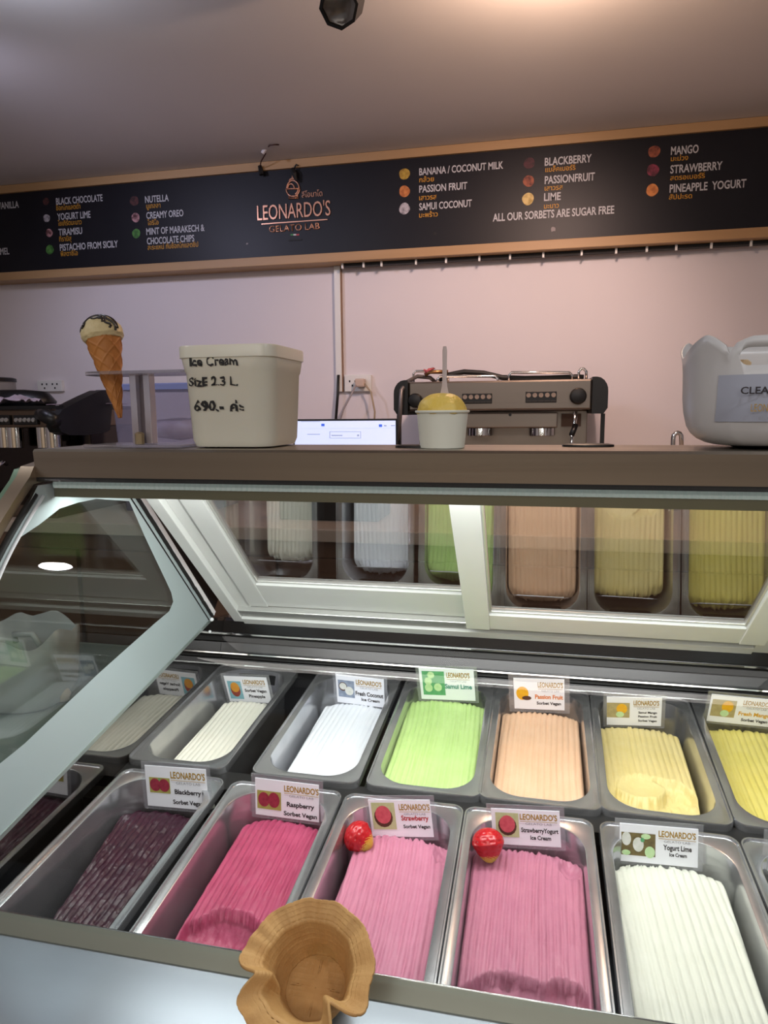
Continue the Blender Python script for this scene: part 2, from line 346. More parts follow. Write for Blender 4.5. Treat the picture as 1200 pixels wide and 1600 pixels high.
# ceiling spotlights
def spotlight(px, py, Y, label, aim, lens, rad=.045, ln=.11, nf=8):
    c = aty(px, py, Y); t = thing('ceiling_spotlight', c, label, 'spotlight')
    q = Vector(aim).normalized().to_track_quat('Z', 'Y').to_matrix().to_4x4(); M = Matrix.Translation(c) @ q
    build(MB().lathe([(rad * .8, -ln), (rad, -ln * .9), (rad, 0), (rad * .86, .001), (rad * .84, -.012)], nf, M, True, False), 'housing', mat('lamp_black', '0e0d0d', .35, .2), t)
    build(MB().lathe([(.001, -.022), (rad * .45, -.02), (rad * .72, -.012), (rad * .84, -.010)], 24, M, True, False), 'lens', lens, t, smooth=True)
    build(MB().tube([c + Vector(aim).normalized() * (-ln * .5), Vector((c.x, c.y + .01, CE - .03))], .009, 8), 'bracket', black, t, smooth=True)
    build(MB().lathe([(.03, CE - .03), (.03, CE - .001)], 16, Matrix.Translation((c.x, c.y + .01, 0))), 'ceiling_mount', black, t)
    return c
c1 = spotlight(529, 10, 1.62, 'black octagonal ceiling spotlight facing us, left of the two', (.02, -.75, -.55), mat('lens_grey', '6f6862', .15, .3, bump=(30, .5, 2)))
c2 = spotlight(749, -11, 1.55, 'round black ceiling spotlight at the top edge, right of the two', (0.1, .5, -.85), mat('lens_glow', 'ffd8a8', .3, emit='ffd0a0', estr=6), .034, .09, 24)
# loose wires over the logo
wr = thing('loose_wire', aty(412, 236, 2.6), 'loose wire with a white connector hanging out of the ceiling above the logo', 'wire')
p0 = atz(436, 226, CE - .001)
Wp = [p0, atz(430, 226, CE - .004), atz(422, 227, CE - .008), aty(416, 231, 2.70), aty(415, 240, 2.72), aty(408, 252, 2.75), aty(406, 262, 2.785)]
build(MB().tube(Wp, .0025, 6), 'wire_strand', mat('wire_brown', '3a1f1c', .5), wr, smooth=True)
a = aty(416, 230, 2.69); b = aty(410, 240, 2.69); build(MB().tube([a, b], .008, 8), 'connector', mat('connector_white', 'd0ccd0', .4), wr)
build(MB().tube([aty(406, 259, 2.79), aty(409, 273, 2.79)], [.008, .011], 6), 'plug_end', blackm, wr)
wr2 = thing('loose_wire', aty(457, 268, 2.78), 'black tangled wire stub hanging over the top of the logo emblem', 'wire')
build(MB().tube([(aty(466, 252, 2.79).x, 2.79, .975), aty(463, 257, 2.79), aty(459, 264, 2.79)], .003, 6), 'wire_strand', blackm, wr2, smooth=True)
build(MB().tube([aty(456, 264, 2.79), aty(460, 272, 2.79), aty(463, 283, 2.79)], [.010, .013, .004], 7), 'plug_end', blackm, wr2)

# ================================================================== BACK COUNTER AND WHAT STANDS ON IT
CT = -.315; YC = 1.78
bc = thing('back_counter', (-.5, 2.3, -ZC), 'brown wooden back counter with a pale top, behind the display case', 'counter')
build(MB().box(-3.3, 1.9, YC - .02, YW - .002, CT - .035, CT, bev=.003), 'worktop', mat('worktop_pale', 'b9a99b', .4), bc)
build(MB().box(-3.28, 1.88, YC + .04, YW - .01, -ZC + .08, CT - .036), 'cabinet_body', mat('cabinet_brown', '7a5a46', .5, mix=('684a38', 8, .3, (1, 1, .1))), bc)
for k in range(8):
    build(MB().box(-3.25 + k * .64, -2.63 + k * .64, YC + .02, YC + .04, -ZC + .12, CT - .09, bev=.002), 'cabinet_door', MATS['cabinet_brown'], bc)
build(MB().box(-3.2, 1.8, YC + .1, YW - .05, -ZC, -ZC + .08), 'plinth', blackm, bc)

def espresso_right():
    Yf = 2.32; Yb = 2.78
    g = lambda x, y: aty(x, y, Yf)
    xl, xr = g(638, 620).x, g(925, 620).x; zt = g(800, 594).z; zm = g(800, 641).z
    t = thing('espresso_machine', ((xl + xr) / 2, 2.5, CT), 'steel two group espresso machine with black end caps by the pink wall', 'coffee machine')
    es = mat('espresso_steel', '8a7e74', .28, 1, bump=(40, .08, 3, (.05, 1, 1)))
    build(MB().box(xl, xr, Yf, Yb, zm, zt, bev=.006), 'upper_housing', es, t)
    build(MB().box(xl + .01, xr + .0, Yf + .16, Yb, CT + .05, zm - .001, bev=.004), 'back_panel', es, t)
    z1 = g(800, 645).z; z2 = g(800, 669).z
    build(MB().box(g(700, 650).x, g(872, 650).x, Yf + .03, Yf + .16, z2, z1, bev=.004), 'group_housing', es, t)
    build(MB().box(xl, xr, Yf, Yb, CT + .02, CT + .085, bev=.006), 'drip_tray', es, t)
    for sx in (xl + .06, xr - .06):
        for sy in (Yf + .06, Yb - .06): build(MB().lathe([(.02, CT), (.022, CT + .02)], 14, Matrix.Translation((sx, sy, 0))), 'foot', black, t)
    for s, x in ((-1, xl), (1, xr)):
        prof = [(x, zm - .012)] + [(x, zt + .012)]
        pts = [(x, zm - .013), (x, zt + .006)] + [(x + s * (.012 + .036 * math.sin(math.radians(a))), zt + .006 - .045 * (1 - math.cos(math.radians(a)))) for a in (0, 20, 40, 60, 75, 90)] + [(x + s * .048, zm + .005), (x + s * .036, zm - .013)]
        build(MB().prism(pts, 'y', Yf - .012, Yb), 'end_cap', black, t)
        build(MB().box(x + s * .038 - .006, x + s * .038 + .006, Yf + .02, Yf + .04, CT, zm - .013), 'side_strut', black, t)
    def knob(px, py, r):
        c = g(px, py); M = Matrix.Translation((c.x, Yf - .001, c.z)) @ Matrix.Rotation(PI / 2, 4, 'X')
        build(MB().lathe([(r, 0), (r, .018), (r * .85, .028), (r * .3, .031), (.001, .031)], 24, M), 'knob', black, t, smooth=True, flat_angle=50)
    knob(650, 626, .024); knob(903, 619, .026)
    for x0p, x1p, y0p, y1p in ((722, 769, 614.5, 631), (821, 870, 611, 629.5)):
        a = g(x0p, y1p); b = g(x1p, y0p)
        pn = build(MB().box(a.x, b.x, Yf - .004, Yf, a.z, b.z, bev=.002), 'button_panel', black, t); wv = b.x - a.x; h = b.z - a.z
        for k in range(5):
            cx = a.x + wv * (.1 + .2 * k); cz_ = a.z + h * .66
            M = Matrix.Translation((cx, Yf - .004, cz_)) @ Matrix.Rotation(PI / 2, 4, 'X')
            build(MB().lathe([(.0075, 0), (.0075, .002), (.006, .0022), (.006, .001), (.001, .001)], 12, M), 'button', mat('button_grey', '8a7d72', .4), pn)
            build(MB().box(cx - .008, cx + .008, Yf - .005, Yf - .0035, a.z + h * .1, a.z + h * .2), 'indicator', mat('indicator_dark', '2c2622', .4), pn)
        MW
    for px in (747, 847):
        c = g(px, 676); M = Matrix.Translation((c.x, Yf + .09, 0))
        zc = aty(px, 676, Yf + .05).z
        build(MB().lathe([(.040, zc - .012), (.043, zc - .010), (.043, zc + .014), (.036, zc + .02)], 28, M), 'group_head', chrome, t, smooth=True, flat_angle=40)
    c = aty(797, 648, Yf + .03); build(MB().lathe([(.005, 0), (.005, .006)], 12, Matrix.Translation((c.x, Yf + .031, c.z)) @ Matrix.Rotation(PI / 2, 4, 'X')), 'rivet', black, t)
    # steam wand and tap on the right
    build(MB().tube([g(899, 643), g(898, 660), aty(895, 675, Yf - .02), aty(893, 692, Yf - .03), aty(893, 706, Yf - .03)], [.007, .006, .006, .005, .004], 8), 'steam_wand', chrome, t, smooth=True)
    build(MB().tube([aty(900, 664, Yf - .01), aty(893, 680, Yf - .03)], .009, 8), 'wand_grip', black, t, smooth=True)
    a = g(880, 647); b = g(912, 668); build(MB().box(a.x, b.x, Yf + .145, Yf + .16, b.z, a.z), 'rating_plate', mat('plate_brown', '5c4438', .4, .6), t)
    # cup rails on the top
    def rail(x0p, x1p, yt, yb_, Y):
        A = aty(x0p, yb_, Y); B = aty(x0p + 4, yt, Y); C_ = aty(x1p - 4, yt, Y); D = aty(x1p, yb_, Y)
        A.z = zt - .001; D.z = zt - .001
        build(MB().tube([A, Vector((A.x, A.y, B.z - .01)), B, C_, Vector((D.x, D.y, C_.z - .01)), D], .0045, 8), 'cup_rail', chrome, t, smooth=True)
    rail(684, 778, 588, 594, Yf + .05); rail(795, 894, 582, 592, Yf + .08); rail(646, 700, 580, 592, Yf + .2)
    rail(904, 916, 576, 590, Yf + .08)
    return t, Yf, zt
em, Yf, zt = espresso_right()
hs = thing('rubber_hose', aty(760, 590, Yf + .12), 'black hose lying over the top of the steel espresso machine', 'hose')
P_ = [aty(686, 598, Yf + .1), aty(700, 586, Yf + .1), aty(725, 581, Yf + .1), aty(755, 583, Yf + .1), aty(785, 590, Yf + .1), aty(820, 594, Yf + .1), aty(860, 592, Yf + .1), aty(900, 589, Yf + .1), aty(912, 590, Yf + .1)]
for p in P_: p.z = max(p.z, zt + .009)
build(MB().tube(P_, .009, 8), 'hose_length', rubber, hs, smooth=True)
hs2 = thing('metal_hose', aty(648, 600, Yf + .05), 'grey braided hose with a red ribbon curling over the left end of the espresso machine', 'hose')
build(MB().tube([aty(622, 690, Yf + .03), aty(625, 650, Yf - .03), aty(627, 610, Yf - .03), aty(635, 597, Yf + .03), aty(652, 588, Yf + .09), aty(672, 590, Yf + .1), aty(684, 600, Yf + .12)], .007, 8), 'hose_length', mat('hose_grey', '6f6a6a', .4, .5), hs2, smooth=True)
build(MB().tube([aty(664, 586, Yf + .08), aty(672, 581, Yf + .08), aty(700, 581, Yf + .08)], .007, 8), 'brass_fitting', mat('brass', 'a07850', .3, .9), hs2, smooth=True)
build(MB().tube([aty(664, 583, Yf + .06), aty(670, 577, Yf + .06), aty(679, 575, Yf + .06), aty(668, 580, Yf + .06), aty(662, 578, Yf + .06)], .004, 6), 'ribbon', mat('ribbon_red', 'b4545a', .6), hs2, smooth=True)
# faucet
fa = aty(1057, 690, 2.3); fz = aty(1057, 674, 2.3).z
fc = thing('faucet', (fa.x, 2.3, CT), 'small chrome faucet standing right of the steel espresso machine', 'faucet')
build(MB().tube([(fa.x - .01, 2.3, CT), (fa.x - .01, 2.3, fz - .02)] + [(fa.x - .01 + .012 * (1 - math.cos(a)), 2.3 - .0, fz - .02 + .016 * math.sin(a)) for a in (0.5, 1, 1.57, 2.1, 2.7)] + [(fa.x + .016, 2.3, fz - .06)], .007, 10), 'spout', chrome, fc, smooth=True)
build(MB().lathe([(.03, CT), (.03, CT + .01), (.015, CT + .015)], 20, Matrix.Translation((fa.x - .01, 2.3, 0))), 'base', chrome, fc, smooth=True, flat_angle=40)
# laptop
YL = 2.1
a = aty(452, 700, YL); b = aty(621, 654, YL)
lp = thing('laptop', ((a.x + b.x) / 2, YL, CT), 'open laptop with a bright white screen behind the tub', 'laptop')
x0, x1 = b.x - .34, b.x; zt_ = b.z
build(MB().box(x0, x1, YL, YL + .008, zt_ - .215, zt_, bev=.002), 'screen_lid', black, lp)
sc = build(MB().box(x0 + .006, x1 - .006, YL - .0012, YL, zt_ - .205, zt_ - .006), 'screen', mat('screen_white', 'c9d2ee', .4, emit='c4cef4', estr=.9), lp)
scg = mat('screen_grey', '9aa2b6', .4, emit='98a2c0', estr=.6); scb = mat('screen_blue', '3a5cc8', .4, emit='3c62d8', estr=.8)
def scr(x0p, y0p, x1p, y1p, m, nm='screen_detail'):
    A = aty(x0p, y1p, YL - .002); B = aty(x1p, y0p, YL - .002); build(MB().box(A.x, B.x, YL - .002, YL - .0011, A.z, B.z), nm, m, sc)
scr(502, 662, 507, 666, scb); scr(592, 663, 597, 667, scb); scr(600, 664, 604, 666, scg); scr(611, 664, 617, 665.5, scg)
scr(470, 658, 500, 658.8, scg); scr(470, 668.5, 617, 669.2, scg)
scr(515, 674, 564, 674.7, scg); scr(515, 684, 564, 684.6, scg); scr(515, 674, 515.7, 684.6, scg); scr(563.4, 674, 564, 684.6, scg); scr(518, 679.5, 535, 681, scg); scr(558, 679, 561, 681.5, scg)
scr(480, 678, 500, 679, scg)
build(MB().box(x0, x1, YL - .215, YL - .003, zt_ - .232, zt_ - .217, bev=.003), 'keyboard_base', mat('laptop_grey', '3a3a3e', .4, .6), lp)
build(MB().box(x0 + .02, x1 - .02, YL - .19, YL - .02, CT, zt_ - .2325, bev=.003), 'riser', black, lp)
# clear storage box
YS = 2.0
A = aty(188, 640, YS); B = aty(310, 640, YS); zt2 = aty(230, 599, YS).z
sb = thing('storage_box', ((A.x + B.x) / 2, YS + .13, CT), 'clear plastic storage box with a bluish lid behind the cone stand', 'box')
build(MB().loops([rrect(.30, .26, .03, CT, 5, (A.x + B.x) / 2, YS + .13), rrect(.34, .28, .03, zt2 - .02, 5, (A.x + B.x) / 2, YS + .13)], True, False) and None or (lambda m: (m.loops([rrect(.30, .26, .03, CT + .001, 5, (A.x + B.x) / 2, YS + .13), rrect(.34, .28, .03, zt2 - .02, 5, (A.x + B.x) / 2, YS + .13)], True, False), m)[1])(MB()), 'box_body', glassmat('box_plastic', (.85, .85, .92), 1.4, .1, .35, 'a8a4bc'), sb, smooth=True, flat_angle=50)
build((lambda m: (m.loops([rrect(.35, .29, .03, zt2 - .02, 5, (A.x + B.x) / 2, YS + .13), rrect(.35, .29, .03, zt2 - .004, 5, (A.x + B.x) / 2, YS + .13), rrect(.33, .27, .03, zt2, 5, (A.x + B.x) / 2, YS + .13)], True, True), m)[1])(MB()), 'lid', mat('lid_blue', '7e8cc0', .4, alpha=.75), sb)
gm = MB()
cx, cy = (A.x + B.x) / 2, YS + .13
for k in range(3):
    zz = CT + .08 + k * .09
    gm.lathe([(.001, zz - .035), (.10, zz - .02), (.125, zz), (.10, zz + .03), (.001, zz + .04)], 16, Matrix.Translation((cx, cy, 0)), fn=lambda p, a: p * (1 + .08 * noise.noise(Vector((p.x * 30, p.y * 30, p.z * 40 + k)))))
build(gm, 'paper_contents', mat('paper_contents', 'a8949c', .7, mix=('d8d4e0', 9, .15)), sb, smooth=True)
# left coffee machine
def espresso_left():
    Y1 = 1.86; Y2 = 2.42
    g = lambda x, y: aty(x, y, Y1)
    xr = g(92, 650).x; xl = xr - 1.05
    zt = aty(92, 640, Y1).z
    t = thing('espresso_machine', ((xl + xr) / 2, 2.1, CT), 'dark coffee machine at the left edge, seen from its black side panel', 'coffee machine')
    es = mat('espresso_dark_steel', '6a5c50', .22, 1)
    zA = g(60, 640).z; zB = g(60, 668).z
    build(MB().box(xl, xr - .01, Y1, Y2, zB, zA, bev=.004), 'upper_housing', es, t)
    build(MB().box(xl, xr - .01, Y1 + .03, Y2, zA + .001, zA + .012), 'top_tray', black, t)
    build(MB().box(xl, xr - .01, Y1 + .16, Y2, CT + .04, zB - .001, bev=.004), 'back_panel', mat('machine_mirror', '3c3634', .12, 1), t)
    build(MB().box(xl, xr + .0, Y1 - .04, Y2, CT, CT + .04, bev=.004), 'drip_tray', es, t)
    # black side cowl: tall at the back, sloping down to the front
    pz = lambda x, y, Y: aty(x, y, Y).z
    X = xr
    pts = []
    for px, py in ((92, 648), (98, 640), (118, 629), (140, 618), (158, 610), (166, 610), (175, 640), (172, 672), (165, 676), (135, 680), (110, 680), (96, 675), (91, 665)):
        q = atx(px, py, X + .012); pts.append((q.y, q.z))
    build(MB().prism(pts, 'x', X - .03, X + .012), 'side_cowl', black, t)
    ql = atx(182, 655, X - .01); qa = atx(172, 640, X - .01)
    build(MB().box(X - .06, X - .02, qa.y, ql.y + .04, CT + .02, ql.z + .10), 'rear_corner', mat('corner_grey', '57535a', .4, .5), t)
    for x0p, x1p in ((-14, 17), (24, 60)):
        A = g(x0p, 664); B = g(x1p, 648.5); pn = build(MB().box(A.x, B.x, Y1 - .008, Y1, A.z, B.z, bev=.003), 'button_panel', black, t)
        for k in range(5):
            cxx = A.x + (B.x - A.x) * (.14 + .18 * k); czz = (A.z + B.z) / 2
            build(MB().lathe([(.007, 0), (.006, .004), (.001, .004)], 10, Matrix.Translation((cxx, Y1 - .0081, czz)) @ Matrix.Rotation(PI / 2, 4, 'X')), 'button', mat('button_silver', 'a8a49e', .3, .5), pn)
    build(MB().tube([g(63, 648), aty(72, 650, Y1 - .05), aty(88, 660, Y1 - .06)], [.018, .022, .020], 10), 'lever', black, t, smooth=True)
    for px in (5, 20, 66, 80):
        A = aty(px, 676, Y1 + .08)
        build(MB().lathe([(.02, A.z - .05), (.024, A.z - .048), (.024, A.z + .02), (.018, A.z + .025)], 18, Matrix.Translation((A.x, Y1 + .09, 0))), 'group_head', chrome, t, smooth=True, flat_angle=40)
    build(MB().box(g(32, 680).x, g(55, 680).x, Y1 + .12, Y1 + .158, g(32, 692).z, g(32, 677).z, bev=.004), 'gauge', black, t)
    build(MB().tube([aty(10, 725, Y1 - .1), aty(4, 722, Y1 - .14), aty(-3, 727, Y1 - .16), aty(-8, 740, Y1 - .16)], .006, 8), 'steam_wand', chrome, t, smooth=True)
    return t, Y1, Y2, zA, xl, xr
tl, Y1, Y2, zA, elx, erx = espresso_left()
def paper(px, py, wd, dp, rot, z, label, col='b0a4ae', crumple=.004):
    c = atz(px, py, z); M = MB(); n = 12; G = []
    for i in range(n + 1):
        row = []
        for j in range(n + 1):
            u = (j / n - .5) * wd; v = (i / n - .5) * dp
            x = u * math.cos(rot) - v * math.sin(rot); y = u * math.sin(rot) + v * math.cos(rot)
            row.append(Vector((c.x + x, c.y + y, z + .002 + crumple * (1 + noise.noise(Vector((u * 25, v * 25, px)))))))
        G.append(row)
    M.sheet(G); o = build(M, 'paper_sheet', mat('paper_' + col, col, .7), smooth=False)
    sm = o.modifiers.new('s', 'SOLIDIFY'); sm.thickness = .001
    return tag(o, label, 'paper')
ztop = zA + .012
for nm, x, Y, wd, dp, cr, lab, col, rot in (('a', -1.82, 2.05, .26, .2, .022, 'crumpled paper bag on the left coffee machine, nearest the picture edge', '9a8e98', .2),
        ('b', -1.50, 2.12, .24, .10, .003, 'flat sheet of paper on the left coffee machine beside its black cowl', 'a8909c', .15)):
    M = MB(); n = 16; G = []
    for i in range(n + 1):
        row = []
        for j in range(n + 1):
            u = (j / n - .5) * wd; v = (i / n - .5) * dp; xx = u * math.cos(rot) - v * math.sin(rot); yy = u * math.sin(rot) + v * math.cos(rot)
            row.append(Vector((x + xx, Y + yy, ztop + .003 + cr * (1 + 1.0 * noise.noise(Vector((u * 30, v * 30, x))) + .5 * noise.noise(Vector((u * 80, v * 80, x)))))))
        G.append(row)
    M.sheet(G); o = build(M, 'paper_sheet' if nm == 'b' else 'paper_bag', mat('paper_' + col, col, .7)); o.modifiers.new('s', 'SOLIDIFY').thickness = .0015
    tag(o, lab, 'paper')
jp = aty(8, 612, 2.6)
jr = thing('canister', (jp.x - .06, 2.6, CT), 'pale canister with a black lid behind the left coffee machine', 'canister')
jz = aty(8, 592, 2.6).z
build(MB().lathe([(.085, CT), (.09, CT + .01), (.09, jz - .012)], 28, Matrix.Translation((jp.x - .06, 2.6, 0))), 'canister_body', mat('canister_pale', '8e8a86', .4), jr, smooth=True, flat_angle=40)
build(MB().lathe([(.094, jz - .012), (.094, jz + .002), (.08, jz + .006)], 28, Matrix.Translation((jp.x - .06, 2.6, 0))), 'lid', black, jr, smooth=True, flat_angle=40)
bd = thing('black_tray', (aty(50, 612, 2.5).x, 2.5, ztop), 'low black domed tray standing on the left coffee machine behind the papers', 'tray')
bp_ = aty(48, 612, 2.36)
build(MB().lathe([(.15, ztop), (.16, ztop + .02), (.13, bp_.z - .004), (.05, bp_.z + .004), (.001, bp_.z + .004)], 28, Matrix.Translation((bp_.x, 2.26, 0)) @ Matrix.Diagonal((1.1, .6, 1, 1))), 'dome', black, bd, smooth=True)

# ================================================================== DISPLAY CASE
XL, XR_ = -.622, .437           # planes of the side glasses
DY, DZ, TT = .8868, -.5407, .0769   # deck: far edge of the front pans, slope
def deck(x, v, h=0): return Vector((x, DY + v * math.cos(TT) - h * math.sin(TT), DZ + v * math.sin(TT) + h * math.cos(TT)))
def atd(px, py, h=0):
    n = Vector((0, -math.sin(TT), math.cos(TT))); P = Vector((0, DY, DZ)) + n * h; d = ray(px, py); return d * (P.dot(n) / d.dot(n))
case = thing('gelato_display_case', (-.09, .9, -ZC), 'stainless steel gelato display case with curved glass front', 'display case')
GP = [(.768, -.082), (.738, -.108), (.708, -.136), (.678, -.168), (.650, -.207), (.622, -.258), (.603, -.325), (.591, -.40), (.583, -.48), (.579, -.546)]
# top beam
bm_ = MB(); bm_.prism([(.768, -.080), (.766, -.047), (.769, -.044), (.90, -.044), (.975, -.060), (.975, -.080)], 'x', XL - .004, XR_ + .02)
build(bm_, 'top_beam', steel, case)
build(MB().box(XL - .004, XR_ + .02, .7685, .975, -.0855, -.0801), 'beam_shadow_strip', blackm, case)  # solid black strip stands in for the shade under the beam
for px, py, w_ in ((645, 702, .030), (920, 698, .030)):
    c = atz(px, py, -.0435); build(MB().lathe([(.001, -.0438), (w_, -.0438), (w_, -.0415), (w_ * .8, -.0405), (.001, -.0405)], 24, Matrix.Translation((c.x, .83 if px < 700 else .86, 0)) @ Matrix.Diagonal((1, .5, 1, 1))), 'cable_grommet', black, case)
# lamp housing under the beam, its ribbed diffuser
hz1 = aty(600, 757, .79).z; hz0 = -.108
lh = build(MB().prism([(.790, -.0865), (.790, hz0), (.794, hz0), (.794, -.094), (.826, -.094), (.826, hz0 + .004), (.83, hz0 + .004), (.83, -.0865)], 'x', XL + .004, XR_ - .01), 'lamp_housing', mat('housing_olive', '7c7a66', .3, .55, bump=(30, .05, 2, (.05, 1, 1))), case)
df = MB()
n = 150
G = [[], [], []]
for i in range(n * 2 + 1):
    x = XL + .006 + (XR_ - XL - .02) * i / (n * 2); yy = .7865 - (.0012 if i % 2 else 0)
    G[0].append(Vector((x, yy, -.0957))); G[1].append(Vector((x, yy - .001, -.0915))); G[2].append(Vector((x, yy, -.0872)))
df.sheet(G); build(df, 'ribbed_diffuser', mat('diffuser_plastic', 'b4c0bc', .3, 0, .6, emit='c8dcd6', estr=.14), lh, smooth=False)
build(MB().box(XL + .02, XR_ - .02, .800, .818, -.1015, -.0945), 'lamp_tube', mat('lamp_tube_glow', 'f4fff8', .4, emit='f2fff6', estr=7), lh)
# front glass (curved) and lower edge line
fg = MB()
fine = []
for i in range(len(GP) - 1):
    for k in range(4):
        t = k / 4; p0 = GP[max(i - 1, 0)]; p1 = GP[i]; p2 = GP[i + 1]; p3 = GP[min(i + 2, len(GP) - 1)]
        fine.append(tuple(.5 * ((2 * p1[c]) + (-p0[c] + p2[c]) * t + (2 * p0[c] - 5 * p1[c] + 4 * p2[c] - p3[c]) * t * t + (-p0[c] + 3 * p1[c] - 3 * p2[c] + p3[c]) * t ** 3) for c in (0, 1)))
fine.append(GP[-1])
fg.sheet([[Vector((x, y, z)) for x in (XL - .012, -.3, 0, XR_ + .012)] for y, z in fine[::-1]])
build(fg, 'front_glass', front_glass_m, case, smooth=True, fixn=False)
# side glasses with frosted borders
def poly_inset_ring(outer, inner): return outer, inner
SIDE_OUT = [(.762, -.090)] + [(y + .008, z) for y, z in fine[4:-3]] + [(.590, -.513), (1.223, -.403), (.945, -.090)]
def side(X, s, nm, main):
    sg = build(MB().prism(SIDE_OUT, 'x', X - .002, X + .002), 'side_glass', side_glass_m, case)
    # frosted border: a ring between the outline and the clear opening, radial match
    inner = [(.880, -.122), (.962, -.136), (1.0, -.20), (1.055, -.285), (1.072, -.312), (1.077, -.330), (1.062, -.343), (1.015, -.350), (.854, -.378), (.70, -.410), (.655, -.415), (.640, -.40), (.640, -.34), (.655, -.26), (.690, -.183), (.725, -.150), (.759, -.140), (.80, -.125), (.839, -.122)]
    c = (.84, -.28)
    def raycast(poly, a):
        d = (math.cos(a), math.sin(a)); best = None
        for i in range(len(poly)):
            p, q = poly[i], poly[(i + 1) % len(poly)]; ex, ey = q[0] - p[0], q[1] - p[1]; den = d[0] * ey - d[1] * ex
            if abs(den) < 1e-9: continue
            t = ((p[0] - c[0]) * ey - (p[1] - c[1]) * ex) / den; u = ((p[0] - c[0]) * d[1] - (p[1] - c[1]) * d[0]) / den
            if t > 0 and -1e-6 <= u <= 1 + 1e-6 and (best is None or t > best): best = t
        return (c[0] + d[0] * best, c[1] + d[1] * best)
    angs = sorted(set([math.atan2(p[1] - c[1], p[0] - c[0]) for p in SIDE_OUT + inner] + [2 * PI * k / 72 - PI for k in range(72)]))
    f = MB(); xx = X + s * .0026
    f.loops([[Vector((xx, *raycast(SIDE_OUT, a))) for a in angs], [Vector((xx, *raycast(inner, a))) for a in angs]])
    build(f, 'frosted_border', frost, sg)
    # gaskets, sealant and post along the rear edge
    e0 = Vector((X, 1.223, -.403)); e1 = Vector((X, .945, -.090)); d = (e1 - e0); nn = Vector((0, .748, .664))
    def strip(o0, o1, x0, x1, m, nm2, wob=0):
        B = MB(); N = 60 if wob else 1; L = []
        for k in range(N + 1):
            w0 = o0 + (wob * noise.noise(Vector((k * .7, 3.1, 0))) if wob else 0)
            q = e0 + d * (k / N)
            L.append([q + nn * w0 + Vector((x0, 0, 0)), q + nn * o1 + Vector((x0, 0, 0)), q + nn * o1 + Vector((x1, 0, 0)), q + nn * w0 + Vector((x1, 0, 0))])
        B.loops(L, True, True); return build(B, nm2, m, sg)
    strip(-.013, -.010, s * .001, s * .003, steel_dark, 'glass_edge_line')
    strip(-.003, .005, s * -.002, s * .004, rubber, 'gasket', .0015)
    strip(.005, .014, s * -.002, s * .005, white_sil, 'sealant_bead', .0025)
    strip(.014, .050, s * -.004, s * .001, steel_dark, 'corner_post')
    # lower polished liner
    build(MB().prism([(.585, -.62), (.588, -.516), (1.225, -.405), (1.30, -.42), (1.30, -.62)], 'x', X - s * .006, X + s * .0005), 'liner_panel', steel_mirror, case)
    build(MB().prism([(.590, -.517), (.590, -.511), (1.223, -.401), (1.223, -.407)], 'x', X, X + s * .004), 'glass_bottom_trim', mat('trim_speckle', 'a9b4b0', .3, .6), sg)
    # front seal of the side glass
    for o0, m, nm2, r, xo in ((.0, rubber, 'gasket', .0045, .0), (.010, white_sil, 'sealant_bead', .0022, .004)):
        build(MB().tube([(X + s * xo, y + .004 + o0, z - .008 - o0 * .3) for y, z in fine[2:-4:2]], r, 6), nm2, m, sg, smooth=True)
    # outer cheek: metal band and green edge following the curve
    prof = [(.93, -.055)] + [(.90, -.044)] + [(.766, -.066)] + [(y - .006, z + .008) for y, z in fine[1::2]] + [(.560, -.60)]
    inn = [(.93, -.085), (.88, -.086), (.768, -.088)] + [(y + .0, z - .002) for y, z in fine[1::2]] + [(.580, -.60)]
    for xa, xb, m, nm2, lift in ((X - s * .004, X - s * .024, mat('cheek_metal', '9c8b78', .35, .8), 'cheek_band', 0), (X - s * .024, X - s * .034, mat('cheek_green', '6f8a74', .3, .2), 'cheek_edge', -.004)):
        B = MB(); L = []
        for p, q in zip(prof, inn): L.append([Vector((xa, p[0], p[1] + lift)), Vector((xb, p[0], p[1] + lift)), Vector((xb, q[0], q[1])), Vector((xa, q[0], q[1]))])
        B.loops(L, True, True); build(B, nm2, m, case, smooth=True, flat_angle=35)
side(XL, 1, 'l', True); side(XR_, -1, 'r', False)
# white silicone blob in the rear left corner
B = MB()
for px, py, r in ((331, 968, .004), (333, 978, .0035), (333, 986, .004), (328, 987, .003), (338, 986, .003)):
    c = atx(px, py, XL + .012) if px < 333 else aty(px, py, 1.252)
    B.lathe([(.0005, -r), (r * .8, -r * .6), (r, 0), (r * .8, r * .6), (.0005, r)], 10, Matrix.Translation(c))
build(B, 'sealant_blob', white_sil, case, smooth=True)
# rear sliding doors on their leaning plane
DP = Vector((0, 1.27, -.42)); DS = Vector((0, -math.cos(math.radians(44)), math.sin(math.radians(44)))); DN = XD.cross(DS)   # DN points up-back or down-front
if DN.y > 0: DN = -DN            # towards the viewer
DM = Matrix(((1, DS.x, DN.x, DP.x), (0, DS.y, DN.y, DP.y), (0, DS.z, DN.z, DP.z), (0, 0, 0, 1)))
def dbox(x0, x1, s0, s1, n0, n1, m, nm, par, bev=.0015): return build(MB().box(x0, x1, s0, s1, n0, n1, DM, bev), nm, m, par)
ST = .455
dbox(-.594, -.572, 0, ST, -.03, .004, alu, 'door_track_jamb', case)
dbox(-.572, -.545, .0, ST, -.032, -.008, alu, 'door_track_jamb', case)
dbox(.378, .412, 0, ST, -.03, .004, alu, 'door_track_jamb', case)
dbox(-.572, .378, -.004, .018, -.03, .006, alu, 'door_track_rail', case)
dbox(-.572, .378, .018, .044, -.034, -.012, alu, 'door_track_rail', case)
dbox(-.572, .378, .030, .046, -.012, .002, alu2, 'door_track_rail', case)
